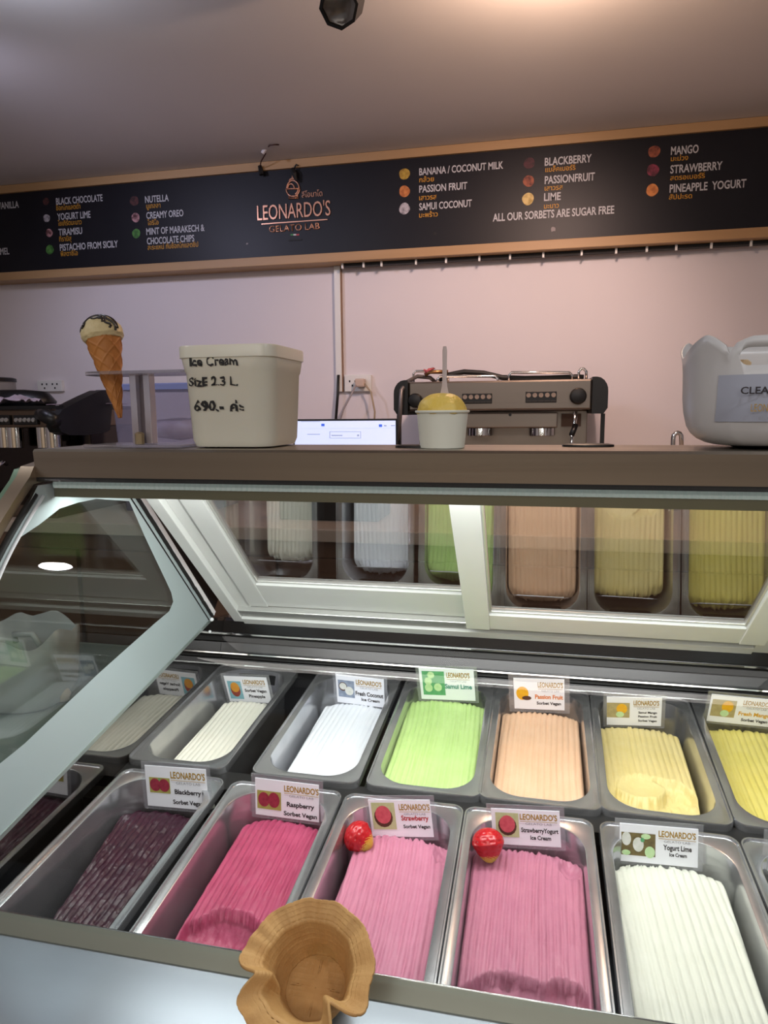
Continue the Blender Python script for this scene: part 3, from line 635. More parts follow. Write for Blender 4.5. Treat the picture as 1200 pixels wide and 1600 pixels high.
def door(x0, x1, n0, st, lo, nm_l):
    # stile widths st=(left,right); lo = s of rail bottom and top
    g = MB(); g.sheet([[DM @ Vector((x, s_, n0 + .006)) for x in (x0 + st[0], x1 - st[1])] for s_ in (lo, ST)])
    gd = build(g, 'sliding_door', door_glass_m, case, fixn=False)
    dbox(x0, x0 + st[0], .048, ST, n0, n0 + .018, alu, 'door_stile', gd)
    dbox(x1 - st[1], x1, .048, ST, n0, n0 + .018, alu, 'door_stile', gd)
    dbox(x0 + st[0], x1 - st[1], .048, lo, n0 + .001, n0 + .016, alu, 'door_rail', gd)
    dbox(x0 + st[0], x1 - st[1], lo, lo + .006, n0 + .003, n0 + .011, alu2, 'glazing_bead', gd)
    dbox(x0 + st[0], x0 + st[0] + .005, lo, ST, n0 + .003, n0 + .012, alu2, 'glazing_bead', gd)
    dbox(x1 - st[1] - .004, x1 - st[1], lo, ST, n0 + .003, n0 + .012, alu2, 'glazing_bead', gd)
door(-.552, -.078, -.026, (.044, .03), .132, 'left')
door(-.116, .385, -.004, (.043, .040), .102, 'right')
# stepped steel sill behind the pans
stp = [(1.276, -.424), (1.272, -.447), (1.268, -.449), (1.262, -.450), (1.264, -.455)]
def stepx(pts, m, nm, x0=XL + .001, x1=XR_ - .001): return build(MB().prism(pts, 'x', x0, x1), nm, m, case)
stepx([(1.285, -.421), (1.274, -.425), (1.270, -.447), (1.285, -.45)], steel_dark, 'rear_sill')
stepx([(1.285, -.448), (1.264, -.4475), (1.262, -.450), (1.285, -.453)], chrome, 'sill_lip')
stepx([(1.285, -.453), (1.274, -.455), (1.266, -.466), (1.285, -.468)], blackm, 'sill_groove')
stepx([(1.285, -.466), (1.262, -.467), (1.254, -.484), (1.285, -.487)], steel_dark, 'sill_step')
stepx([(1.285, -.4845), (1.251, -.4845), (1.250, -.4870), (1.285, -.489)], chrome, 'sill_lip')
stepx([(1.285, -.489), (1.262, -.490), (1.258, -.498), (1.285, -.50)], blackm, 'sill_groove')
stepx([(1.285, -.498), (1.252, -.4985), (1.248, -.507), (1.285, -.51)], steel_dark, 'sill_step')
stepx([(1.285, -.507), (1.247, -.507), (1.246, -.5085), (1.285, -.51)], chrome, 'sill_lip')
stepx([(1.285, -.510), (1.262, -.512), (1.262, -.60), (1.285, -.60)], blackm, 'sill_back')
# support rails and the dark well below
def drail(v0, v1, nm, x0=XL + .001, x1=XR_ - .001):
    B = MB(); L = [[deck(x, v0, -.010), deck(x, v1, -.010), deck(x, v1, -.03), deck(x, v0, -.03)] for x in (x0, x1)]
    B.loops(L, True, True); return build(B, nm, blackm, case)
drail(.355, .40, 'support_rail'); drail(-.010, .032, 'support_rail'); drail(-.375, -.34, 'support_rail')
build(MB().box(XL, XR_, .50, 1.30, -.745, -.735), 'well_floor', blackm, case)
build(MB().box(XL - .02, XR_ + .02, 1.286, 1.33, -1.3, -.43), 'rear_body_panel', steel, case)
for x in (XL - .03, XR_ + .006): build(MB().box(x, x + .024, .45, 1.286, -1.3, -.62), 'side_body_panel', steel, case)
build(MB().box(XL - .03, XR_ + .03, .40, 1.32, -ZC, -1.3), 'plinth', black, case)
# front sill and apron
ax0, ax1 = XL - .06, XR_ + .06
B = MB(); B.prism([(.586, -.552), (.586, -.5455), (.5845, -.5445), (.570, -.5575), (.570, -.560), (.586, -.560)], 'x', ax0, ax1)
build(B, 'glass_seat', mat('seat_olive', '8c8e82', .3, .75), case)
build(MB().tube([(ax0, .5855, -.5452), (ax1, .5855, -.5452)], .0013, 6), 'sill_highlight_bead', chrome, case, smooth=True)  # thin chrome bead added to draw the highlight line along the sill
prof = [(.586, -.5590), (.56, -.5592), (.52, -.560), (.48, -.563), (.45, -.567), (.43, -.572), (.41, -.581), (.392, -.598), (.384, -.62), (.380, -.66), (.380, -1.3)]
B = MB(); B.sheet([[Vector((x, y, z)) for x in (ax0, -.2, .1, ax1)] for y, z in prof]); ap = build(B, 'front_apron', steel_apron, case, smooth=True, flat_angle=40)
# ------------------------------------------------------------------ pans and gelato
PW, PL = .1695, .353
pan_me = None
def pan_mesh():
    B = MB(); N = 8
    Ls = [rrect(PW, PL, .016, -.010, N), rrect(PW, PL, .016, -.0015, N), rrect(PW - .0015, PL - .0015, .0155, .0008, N), rrect(PW - .005, PL - .005, .0145, .0008, N), rrect(PW - .0075, PL - .0075, .013, -.0018, N),
          rrect(PW - .024, PL - .030, .046, -.0020, N), rrect(PW - .0265, PL - .0325, .0455, -.0026, N), rrect(PW - .028, PL - .034, .045, -.006, N), rrect(PW - .032, PL - .040, .043, -.06, N), rrect(PW - .038, PL - .046, .040, -.110, N), rrect(PW - .056, PL - .064, .032, -.118, N)]
    B.loops(Ls, False, True); return B
def gel_mat(name, col, col2, rough=.45, sss=.0, spec=.4, bs=.25):
    return mat(name, col, rough, 0, spec, bump=(220, bs, 5), mix=(col2, 26, .28), sss=sss)
def gelato(M, m, label, far, near, depth, nr=15, amp=.0016, bend=.012, halfw=.066, scoops=(), crown=.004, tilt=0, seed=0, rag=.006, left=0, right=0, leftn=None, rough=.0004, lean=0):
    """far/near: local y of the two ends; scoops: (cx,cy,rx,ry,depth,noise)"""
    B = MB(); NU = 120; NV = 90; G = []
    ln = far - near
    for i in range(NV + 1):
        t = i / NV; row = []
        for j in range(NU + 1):
            u = j / NU * 2 - 1
            yfar = far + rag * noise.noise(Vector((u * 9, seed, 0))) + rag * .7 * noise.noise(Vector((u * 34, seed, 4))) - .010 * abs(u) ** 3
            y = near + (yfar - near) * (t ** .9)
            hw = halfw
            e = (near + .045) - y
            if e > 0: hw = halfw - .042 * (1 - math.sqrt(max(0, 1 - (e / .046) ** 2)))
            ef = y - (.16 - .045)
            if ef > 0: hw = min(hw, halfw - .042 * (1 - math.sqrt(max(0, 1 - min(1, ef / .046) ** 2))))
            x = u * hw
            if u < 0: x *= (1 - (left if leftn is None else leftn + (left - leftn) * min(1, max(0, (y + .10) / .24))))
            else: x *= (1 - right * 1.0)
            # ridges flow along the length, curving over the far crest
            ph = (x + bend * (t ** 3) * (1 if seed % 2 else -1) + lean * (y - near) + .0016 * noise.noise(Vector((x * 20, y * 12, seed)))) / .066 * nr / 2
            r = abs(math.sin(PI * ph)); ridge = (r ** .7) * 2 - 1
            var = .55 + .6 * abs(noise.noise(Vector((math.floor(ph) * 1.7, y * 6, seed + 5))))
            z = -depth + crown * (1 - u * u) + amp * ridge * var * (.8 + .5 * noise.noise(Vector((x * 60, y * 25, seed)))) + tilt * (t - .5)
            tf = (t - .90) / .10
            if tf > 0: z -= .016 * tf ** 2 + .003 * tf * (noise.noise(Vector((x * 160, y * 90, seed))))
            z += rough * 2.0 * noise.noise(Vector((x * 130, y * 60, seed))) + rough * noise.noise(Vector((x * 420, y * 300, seed)))
            edge = min(1, (1 - abs(u)) / .06); z -= .004 * (1 - edge) ** 2
            for cx, cy, rx, ry, dd, nz in scoops:
                q = math.sqrt(((x - cx) / rx) ** 2 + ((y - cy) / ry) ** 2) + .12 * noise.noise(Vector((x * 45, y * 45, seed + 3)))
                if q < 1.05:
                    k = min(1, max(0, (1.05 - q) / .08)); k = k * k * (3 - 2 * k)
                    zb = -depth + crown * (1 - u * u) - dd * (1 - .55 * q * q) + nz * noise.noise(Vector((x * 90, y * 90, seed))) + nz * .6 * noise.noise(Vector((x * 250, y * 250, seed)))
                    z = z * (1 - k) + zb * k
            row.append(Vector((x, y, z)))
        G.append(row)
    # skirts
    G = [[Vector((p.x * 1.0, near - .001, -.09)) for p in G[0]]] + G + [[Vector((p.x, p.y + .003, -.09)) for p in G[-1]]]
    for r in G:
        a = r[0].copy(); b = r[-1].copy(); a.z = -.09; b.z = -.09; a.x -= .0; r.insert(0, a); r.append(b)
    B.sheet(G); B.b.transform(M)
    o = build(B, 'gelato', m, smooth=True, fixn=False)
    return tag(o, label, 'gelato', None)
def pan(cx, v, ang, label):
    c = deck(cx, v); M = Matrix.Translation(c) @ Matrix.Rotation(TT, 4, 'X') @ Matrix.Rotation(math.radians(ang), 4, 'Z')
    global pan_me
    B = pan_mesh()
    if pan_me is None:
        bmesh.ops.recalc_face_normals(B.b, faces=B.b.faces[:])
        for f in B.b.faces: f.smooth = True
        pan_me = bpy.data.meshes.new('gelato_pan'); B.b.to_mesh(pan_me); pan_me.materials.append(steel_pan); pan_me.set_sharp_from_angle(angle=math.radians(32))
    B.b.free()
    o = bpy.data.objects.new('gelato_pan', pan_me); COL.objects.link(o); o.matrix_world = TZ @ M
    tag(o, label, 'pan'); return M
# positions from the rims seen in the photograph
FV = -PL / 2 + .001; RV = .0277 + PL / 2 - .006
g_black = mat('gelato_blackberry', '26081a', .30, 0, .5, bump=(220, .6, 5), mix=('3c1026', 30, .3)); g_rasp = gel_mat('gelato_raspberry', 'b2486a', '9c3858', .42); g_straw = gel_mat('gelato_strawberry', 'c67f96', 'ba718a'); g_syog = gel_mat('gelato_strawberry_yogurt', 'b87488', 'ac6880')
g_yl = gel_mat('gelato_yogurt_lime', 'd6d6ca', 'cecec0'); g_pine = gel_mat('gelato_pineapple', 'eceade', 'e6e4d6'); g_coco = gel_mat('gelato_coconut', 'eceef4', 'e4e8f0'); g_lime = gel_mat('gelato_lime', 'c2de92', 'b6d484')
g_pass = gel_mat('gelato_passion', 'e8c0a0', 'e0b592'); g_mp = gel_mat('gelato_mango_passion', 'e4d296', 'dcc882'); g_mango = gel_mat('gelato_mango', 'e4d67e', 'dacb68'); g_last = gel_mat('gelato_pale', 'cfcfc4', 'c4c4b8')
RED = math.radians
M = pan(-.522, FV, 0, 'steel pan of dark blackberry sorbet, leftmost of the front row')
gelato(M, g_black, 'dark purple blackberry sorbet in the leftmost pan of the front row', .148, -.162, .040, 15, .0021, .004, .069, left=.05, leftn=.62, seed=1, rough=.0009)
M = pan(-.340, FV, .6, 'steel pan of raspberry sorbet, second from the left in the front row')
gelato(M, g_rasp, 'deep pink raspberry sorbet with a scoop dug out of its near end', .153, -.164, .033, 15, .0027, .004, .069, left=.27, seed=2, scoops=((.004, -.066, .048, .036, .028, .0026),), rough=.0006)
M = pan(-.1685, FV, 0, 'steel pan of strawberry sorbet, third from the left in the front row')
gelato(M, g_straw, 'pink strawberry sorbet with a plastic strawberry at its far left corner', .149, -.164, .032, 15, .0027, .010, .069, left=.18, seed=3, scoops=((.061, .115, .012, .018, .009, .003),), rough=.0005)
M = pan(.0015, FV, 0, 'steel pan of strawberry yogurt ice cream, fourth from the left in the front row')
gelato(M, g_syog, 'pink strawberry yogurt ice cream with a ragged dug-out near edge', .149, -.164, .030, 17, .0024, .004, .069, seed=4, scoops=((.042, -.072, .021, .019, .022, .007), (-.012, -.104, .060, .046, .026, .004), (.054, .113, .013, .017, .008, .003)), rough=.0005)
M = pan(.176, FV, -.6, 'steel pan of white yogurt lime ice cream, fifth from the left in the front row')
gelato(M, g_yl, 'smooth white yogurt lime ice cream, filling its pan in the front row', .147, -.164, .026, 14, .0022, .004, .069, right=.14, seed=5, rough=.0003, lean=.04)
M = pan(.348, FV, 0, 'steel pan cut off by the right edge of the photo in the front row')
gelato(M, g_last, 'pale grey ice cream in the pan cut by the right edge', .12, -.16, .055, 14, .001, .004, .068, seed=6)
M = pan(-.537, RV, 4.2 * 0 + 0, 'steel pan of white pineapple sorbet, leftmost of the back row')
gelato(M, g_pine, 'white pineapple sorbet in the leftmost pan of the back row', .128, -.160, .049, 14, .0024, .006, .068, left=.24, right=.12, seed=7, rough=.0003)
M = pan(-.327, RV, 0, 'steel pan of white coconut ice cream, second from the left in the back row')
gelato(M, g_coco, 'bright white coconut ice cream with a scoop mark at its near end', .147, -.160, .045, 14, .0023, .008, .068, left=.16, seed=8, scoops=((.01, -.105, .045, .026, .007, .001),), rough=.0003)
M = pan(-.1485, RV, 0, 'steel pan of green lime sorbet in the back row')
gelato(M, g_lime, 'bright green lime sorbet filling the third pan of the back row', .154, -.160, .026, 15, .0027, .010, .070, seed=9, rough=.0004)
M = pan(.0185, RV, -.8, 'steel pan of peach coloured passion fruit sorbet in the back row')
gelato(M, g_pass, 'peach coloured passion fruit sorbet in the fourth pan of the back row', .151, -.160, .033, 14, .0025, .004, .069, left=.02, right=.04, seed=10, rough=.0003)
M = pan(.187, RV, -1.6, 'steel pan of mango passion fruit sorbet, fifth from the left in the back row')
gelato(M, g_mp, 'yellow mango passion fruit sorbet with a large smeared scoop mark', .137, -.160, .040, 14, .0021, .004, .069, right=.10, seed=11, scoops=((.006, -.080, .060, .052, .024, .0040), (-.016, -.052, .036, .026, .007, .0008)), rough=.0004)
M = pan(.358, RV, -2.0, 'steel pan of mango sorbet at the right edge in the back row')
gelato(M, g_mango, 'golden yellow mango sorbet in the rightmost pan of the back row', .149, -.160, .034, 14, .0025, .004, .069, seed=12, rough=.0004)
# ------------------------------------------------------------------ flavour cards
def card(label, C4, yb, yt, texts, pic, film=.006, base=None):
    """C4: photo corners TL TR BR BL of the paper card; yb/yt: depth of its bottom / top edge"""
    TL, TR, BR, BL = [aty(p[0], p[1], yt if i < 2 else yb) for i, p in enumerate(C4)]
    u = ((TR - TL) + (BR - BL)) * .5; W = u.length; xd = u.normalized(); v = ((TL - BL) + (TR - BR)) * .5; v -= xd * v.dot(xd); H = v.length; yd = v.normalized(); n = xd.cross(yd)
    c = (TL + TR + BR + BL) * .25; O = c - xd * W / 2 - yd * H / 2
    t = thing('flavour_card', c - yd * H / 2, label, 'flavour card', 'laminated flavour cards on the gelato pans')
    q = lambda a, b, l=0: O + xd * (a * W) + yd * (b * H) + n * l
    B = MB(); B.loops([[O + xd * a + yd * b + n * l for a, b in ((-film, -film * .8), (W + film, -film * .8), (W + film, H + film), (-film, H + film))] for l in (-.0008, .0006)], True, True)
    build(B, 'laminate_sleeve', film_m, t)
    B = MB(); B.loops([[q(a, b, l) for a, b in ((0, 0), (1, 0), (1, 1), (0, 1))] for l in (-.0004, .0009)], True, True); build(B, 'paper_insert', card_m, t)
    # logo block
    lx = texts[0]
    lettering("LEONARDO'S", q(lx[0], .73), xd, yd, (lx[1] - lx[0]) * W, .155 * H, gold_print, t, .025, .0012)
    B = MB(); B.loops([[q(lx[0], .675, .0012), q(lx[1], .675, .0012), q(lx[1], .685, .0012), q(lx[0], .685, .0012)], [q(lx[0], .675, .0014), q(lx[1], .675, .0014), q(lx[1], .685, .0014), q(lx[0], .685, .0014)]], True, True); build(B, 'logo_rule', gold_print, t)
    d = (lx[1] - lx[0]); lettering("GELATO LAB", q(lx[0] + d * .15, .585), xd, yd, d * .7 * W, .065 * H, grey_print, t, -.01, .0012)
    for s_, x0, x1, y0, h, m in texts[1:]: lettering(s_, q(x0, y0), xd, yd, (x1 - x0) * W, h * H, m, t, .03, .0012)
    # printed picture
    x0, x1, y0, y1, bg, blobs = pic
    ms = [bg] + [b[4] for b in blobs]; B = MB()
    B._f([B.b.verts.new(q(a, b, .0012)) for a, b in ((x0, y0), (x1, y0), (x1, y1), (x0, y1))])
    for k, (bx, by, rx, ry, m) in enumerate(blobs):
        B.mi = k + 1; cx = x0 + (x1 - x0) * bx; cy = y0 + (y1 - y0) * by
        B._f([B.b.verts.new(q(cx + (x1 - x0) * rx * math.cos(a), cy + (y1 - y0) * ry * math.sin(a), .0013 + .0001 * k)) for a in [2 * PI * j / 16 for j in range(16)]])
    build(B, 'printed_picture', ms, t, fixn=False)
pm = lambda n, a, b=None: mat('print_' + n, a, .6, mix=(b or a, 150, .2))
olive = pm('olive', 'b4ac5c', 'a09a50'); cherry = pm('cherry', 'a8324a', '8c2238'); palegreen = pm('pale_green', 'b8c08c', 'c8cc9c'); pinkb = pm('pink', 'd8606c', 'c84c5c'); brownb = pm('brown', '5a3422', '48281a'); whiteb = pm('white', 'e6e4e2', 'd4d6cc')
greenb = pm('green', '68b07c', '549c68'); limeb = pm('lime', 'cfe6b8', 'b8dca0'); skyb = pm('sky', '8fc0cc', '7cb0c0'); orangeb = pm('orange', 'e08a28', 'd8a030'); redb = pm('red', 'a83c30', '84402c'); blueg = pm('bluegrey', '9aa4b8', '7c88a0'); woodb = pm('wood', '7c6a3c', '5e5030'); yelb = pm('yellow', 'f0b81c', 'e8a818'); woodp = pm('pale_wood', 'b8a878', 'a89868')
teal = mat('teal_print', '3f8f84', .6); orangep = mat('orange_print', 'dc7c2c', .6); redp = mat('red_print', 'b0282c', .6); yelp = mat('yellow_print', 'e0a818', .6)
YBF, YTF = .859, .860; YBR, YTR = 1.222, 1.203
berry = (.06, .40, .34, .72, olive, [(.28, .52, .26, .42, cherry), (.72, .52, .26, .42, cherry), (.5, .9, .04, .08, greenb)])
card('laminated card on the blackberry sorbet, reading Blackberry Sorbet Vegan', [(232, 1196), (327, 1202), (321, 1266), (226, 1257)], YBF, YTF, [(.42, .98), ("Blackberry", .47, .90, .35, .11, dark_print), ("Sorbet Vegan", .43, .92, .10, .10, dark_print)], berry)
card('laminated card on the raspberry sorbet, reading Raspberry Sorbet Vegan', [(402, 1215), (501, 1227), (496, 1284), (397, 1271)], YBF, YTF, [(.46, 1.0), ("Raspberry", .50, .93, .33, .12, dark_print), ("Sorbet Vegan", .45, .97, .08, .11, dark_print)], (.03, .41, .18, .68, olive, [(.28, .52, .24, .40, cherry), (.70, .54, .24, .42, cherry)]))
card('laminated card on the pink strawberry sorbet, reading Strawberry Sorbet Vegan', [(578, 1250), (674, 1249), (675.5, 1308), (579.5, 1305.5)], YBF, YTF, [(.49, .985), ("Strawberry", .51, .95, .50 - .05, .13, redp), ("Sorbet Vegan", .53, .96, .24, .09, dark_print)], (.04, .42, .20, .93, palegreen, [(.48, .46, .40, .38, brownb), (.48, .55, .34, .34, pinkb)]))
card('laminated card reading Strawberry Yogurt Ice Cream', [(767.5, 1263), (874, 1267), (877, 1324), (770, 1317)], YBF, YTF, [(.42, .96), ("StrawberryYogurt", .43, .97, .38, .12, dark_print), ("Ice Cream", .56, .86, .18, .11, dark_print)], (.06, .40, .22, .90, palegreen, [(.50, .46, .40, .40, brownb), (.50, .54, .34, .36, pinkb)]))
card('laminated card on the white yogurt lime ice cream, reading Yogurt Lime', [(967, 1285.5), (1087, 1295), (1094, 1356), (969.5, 1344)], YBF, YTF, [(.50, .97), ("Yogurt Lime", .56, .92, .40, .13, dark_print), ("Ice Cream", .64, .86, .24, .09, dark_print)], (.02, .46, .18, .78, woodb, [(.15, .72, .14, .30, whiteb), (.50, .50, .16, .32, whiteb), (.84, .20, .15, .26, limeb), (.72, .88, .14, .12, limeb), (.14, .12, .13, .12, limeb), (.62, .72, .06, .10, greenb)]))
card('laminated card at the right edge, on the last pan of the front row', [(1199, 1304), (1300, 1314), (1306, 1372), (1202, 1360)], YBF, YTF, [(.50, .97)], (.04, .42, .20, .80, palegreen, [(.5, .5, .3, .4, whiteb)]))
card('laminated card on the back row, reading Sorbet Vegan Pineapple', [(354, 1056), (420, 1059), (421, 1098), (355, 1095)], YBR, YTR, [(.43, .94), ("Sorbet Vegan", .43, .94, .42, .11, dark_print), ("Pineapple", .50, .88, .20, .11, dark_print)], (.05, .37, .12, .82, skyb, [(.5, .52, .36, .40, redb), (.5, .66, .32, .28, orangeb)]))
card('laminated card on the back row, reading Fresh Coconut Ice Cream', [(527, 1052), (603, 1063), (598, 1104), (525, 1097)], YBR, YTR, [(.42, .95), ("Fresh Coconut", .40, .98, .34, .14, dark_print), ("Ice Cream", .52, .90, .16, .10, dark_print)], (.04, .38, .22, .82, blueg, [(.30, .62, .26, .26, brownb), (.30, .64, .22, .20, whiteb), (.68, .40, .26, .26, whiteb)]))
card('laminated card standing tall on the back row, reading Samui Lime', [(657, 1044), (742, 1046), (741, 1095), (656, 1091)], YBR - .004, YTR - .004, [(.50, .92), ("Samui Lime", .46, .95, .38, .14, teal)], (.05, .46, .15, .92, greenb, [(.40, .84, .16, .14, limeb), (.26, .58, .17, .16, limeb), (.26, .30, .18, .17, limeb), (.68, .34, .18, .17, limeb)]))
card('laminated card on the back row, reading Passion Fruit Sorbet Vegan', [(802.5, 1059.5), (881, 1061), (883, 1110), (803.6, 1106)], YBR, YTR, [(.48, .97), ("Passion Fruit", .42, .97, .36, .13, orangep), ("Sorbet Vegan", .45, .93, .17, .09, dark_print)], (.03, .34, .30, .74, card_m, [(.45, .50, .40, .50, yelb), (.72, .16, .30, .16, brownb)]), film=.009)
card('laminated card on the back row, reading Samui Mango Passion Fruit', [(948, 1088), (1033, 1090), (1034, 1134), (948, 1132)], YBR, YTR, [(.49, .95), ("Samui Mango", .58, .92, .44, .07, dark_print), ("Passion Fruit", .58, .92, .30, .07, dark_print), ("Sorbet Vegan", .58, .92, .15, .07, dark_print)], (.0, .42, .28, .80, woodp, [(.66, .60, .24, .34, yelb), (.58, .22, .18, .20, limeb)]))
card('laminated card at the right of the back row, reading Fresh Mango Sorbet Vegan', [(1109, 1084), (1207, 1093), (1205, 1136), (1107, 1126)], YBR, YTR, [(.52, .97), ("Fresh Mango", .48, .98, .34, .13, yelp), ("Sorbet Vegan", .54, .96, .13, .10, dark_print)], (.03, .42, .22, .84, woodp, [(.66, .62, .24, .34, yelb), (.58, .22, .18, .20, limeb)]))
# ------------------------------------------------------------------ plastic strawberries
def strawb(px, py, Y, R, ax, label):
    c = aty(px, py, Y); t = thing('plastic_strawberry', c, label, 'strawberry', 'plastic strawberries on the pink gelato')
    q = Vector(ax).normalized().to_track_quat('Z', 'Y').to_matrix().to_4x4(); M = Matrix.Translation(c) @ q
    B = MB(); NP, NR = 84, 64; L = []
    for i in range(NR + 1):
        th = PI * i / NR; z = .1 - 1.15 * math.cos(th) if th < PI / 2 else .1 - .98 * math.cos(th); r = math.sin(th) * (1.06 - .34 * max(0, math.cos(th)) ** .8)
        r = max(.02, r)
        ring = []
        for k in range(NP):
            a = 2 * PI * k / NP
            pit = -max(0, math.cos(a * 6 + i * PI / 6) * math.cos(a * 6 - i * PI / 6) ) ** 1.5; d = 1 + .07 * pit + .03 * noise.noise(Vector((math.cos(a) * 2, math.sin(a) * 2, z * 2 + px)))
            ring.append(M @ Vector((R * r * d * math.cos(a), R * r * d * math.sin(a), R * z)))
        L.append(ring)
    B.loops(L, True, True)
    o = build(B, 'fruit', mat('strawberry_red', 'c01620', .22, 0, .7, mix=('a80e18', 40, .3)), t, smooth=True)
    # yellow green tip: the last rings
    tipm = mat('strawberry_tip', 'b8b040', .3, 0, .6, mix=('c88028', 60, .2)); o.data.materials.append(tipm)
    for p in o.data.polygons:
        zz = (q.inverted() @ (p.center)).z / R
        if zz < -.66 + .10 * math.sin(p.index): p.material_index = 1
    return t
strawb(562, 1309, .824, .0195, (-.72, .25, .28), 'red plastic strawberry on the strawberry sorbet, left of the two')
strawb(763, 1321, .822, .0195, (-.12, .30, .62), 'red plastic strawberry on the strawberry yogurt ice cream, right of the two')
# ================================================================== ON TOP OF THE BEAM
TZb = -.044
def at_top(px, py, Y): return aty(px, py, Y)
# cone stand
YS2 = .825
cl = aty(134, 583, YS2); 
cs = thing('cone_stand', aty(222, 693, YS2), 'clear acrylic cone stand with two posts and a round-ended shelf beside the white tub', 'cone stand')
zp = aty(220, 583, YS2).z
xL = cl.x; xR = aty(300, 583, YS2).x
pl = [(x, y) for x, y in arc(xL + .036, YS2 + .01, .036, 90, 270, 12)] + [(xR, YS2 - .026), (xR, YS2 + .046)]
build(MB().prism(pl, 'z', zp - .002, zp + .002), 'shelf', acryl_m, cs)
for x0p, x1p in ((207, 217), (228, 238)):
    a = aty(x0p, 640, YS2); b = aty(x1p, 640, YS2); build(MB().box(a.x, b.x, YS2 - .004, YS2 + .01, TZb + .0045, zp - .002, bev=.001), 'post', mat('post_clear', 'c0b8be', .1, .5, alpha=.75), cs)
a = aty(218, 650, YS2); b = aty(228, 650, YS2)
build(MB().box(a.x, b.x, YS2 + .004, YS2 + .008, TZb + .0045, zp - .002), 'brace', mat('brace_dark', '6a6064', .3, alpha=.8), cs)
a = aty(152, 697, YS2); b = aty(300, 697, YS2)
build(MB().box(a.x, b.x, YS2 - .03, YS2 + .05, TZb + .0005, TZb + .004, bev=.001), 'base_plate', acryl_m, cs)
build(MB().lathe([(.006, TZb + .0045), (.006, TZb + .018), (.003, TZb + .02)], 10, Matrix.Translation((aty(226, 680, YS2).x, YS2 - .012, 0))), 'foot_screw', mat('screw_brass', '9c8a6c', .4, .6), cs)
# display waffle cone
A = aty(188, 653, YS2 + .002); T = aty(162, 532, YS2 + .012)
axis = (T - A); Hc = axis.length; q = axis.normalized().to_track_quat('Z', 'Y').to_matrix().to_4x4(); MC = Matrix.Translation(A) @ q
Rt = 24.8 * T.dot(FF) / FPX
dc = thing('display_cone', A, 'display waffle cone with a cream scoop and chocolate drizzle, held in the acrylic stand', 'ice cream cone', M=MC)
B = MB(); L = []; NA, NH = 120, 110
for i in range(NH + 1):
    h = i / NH; r = Rt * (h ** .93) + .0012; ring = []
    for k in range(NA):
        a = 2 * PI * k / NA
        s1 = abs(math.sin(a * 3 + h * 16)); s2 = abs(math.sin(a * 3 - h * 16)); rd = max(1 - s1 / .22, 1 - s2 / .22, 0)
        rr = r * (1 + .0 * h) + .0013 * min(1, rd * 1.5)
        rr += .0012 * (1 if (a < 1.0 + h * .5) else 0)
        ring.append(MC @ Vector((rr * math.cos(a), rr * math.sin(a), Hc * h)))
    L.append(ring)
B.loops(L, True, False); build(B, 'waffle_cone', mat('cone_brown', 'a8682c', .55, mix=('bc7c3a', 30, .25)), dc, smooth=True)
B = MB(); L = []
Rs = Rt * 1.27; NA = 72
sc_prof = []
for i in range(40):
    s_ = i / 39; a = -0.35 + s_ * (PI / 2 + .35)
    r = Rs * math.cos(max(a, -.1)) * (1.0 if a > 0 else 1 - .12 * (a / -.35)); z = Rs * 1.02 * math.sin(a) if a > 0 else Rs * .55 * a
    sc_prof.append((max(r, .0004), z + Rs * .18))
for r, z in sc_prof:
    ring = []
    for k in range(NA):
        a = 2 * PI * k / NA; v = Vector((r * math.cos(a), r * math.sin(a), z)); s_ = 1 + .05 * noise.noise(v * 110) + .03 * noise.noise(v * 300)
        ring.append(MC @ (Vector((v.x * s_, v.y * s_, v.z * (1 + .03 * noise.noise(v * 90)) + Hc))))
    L.append(ring)
B.loops(L, True, True); build(B, 'scoop', mat('scoop_cream', 'd8c89c', .5, mix=('cdbb8a', 60, .25), bump=(300, .5, 4)), dc, smooth=True)
choc = mat('chocolate_sauce', '140b0a', .15, 0, .8)
def onsph(u, v):   # u: along, v: tilt
    d = (XD * math.sin(u) * math.cos(v) + Vector((0, -1, 0)) * math.sin(v) + axis.normalized() * math.cos(u) * math.cos(v)).normalized()
    return MC @ Vector((0, 0, Hc + Rs * .18)) + d * Rs * 1.03
for v0, u0, u1, wob, r in ((.12, -1.4, 1.2, .05, .0013), (.40, -1.35, .45, .08, .0017), (.62, -.7, .75, .10, .0014), (.30, -.2, 1.3, .06, .0016), (.88, -.95, -.45, .02, .0016), (.52, .35, 1.15, .08, .0015)):
    B = MB(); B.tube([onsph(u0 + (u1 - u0) * k / 24, v0 + wob * math.sin(k * .55)) for k in range(25)], r, 8); build(B, 'chocolate_drizzle', choc, dc, smooth=True)
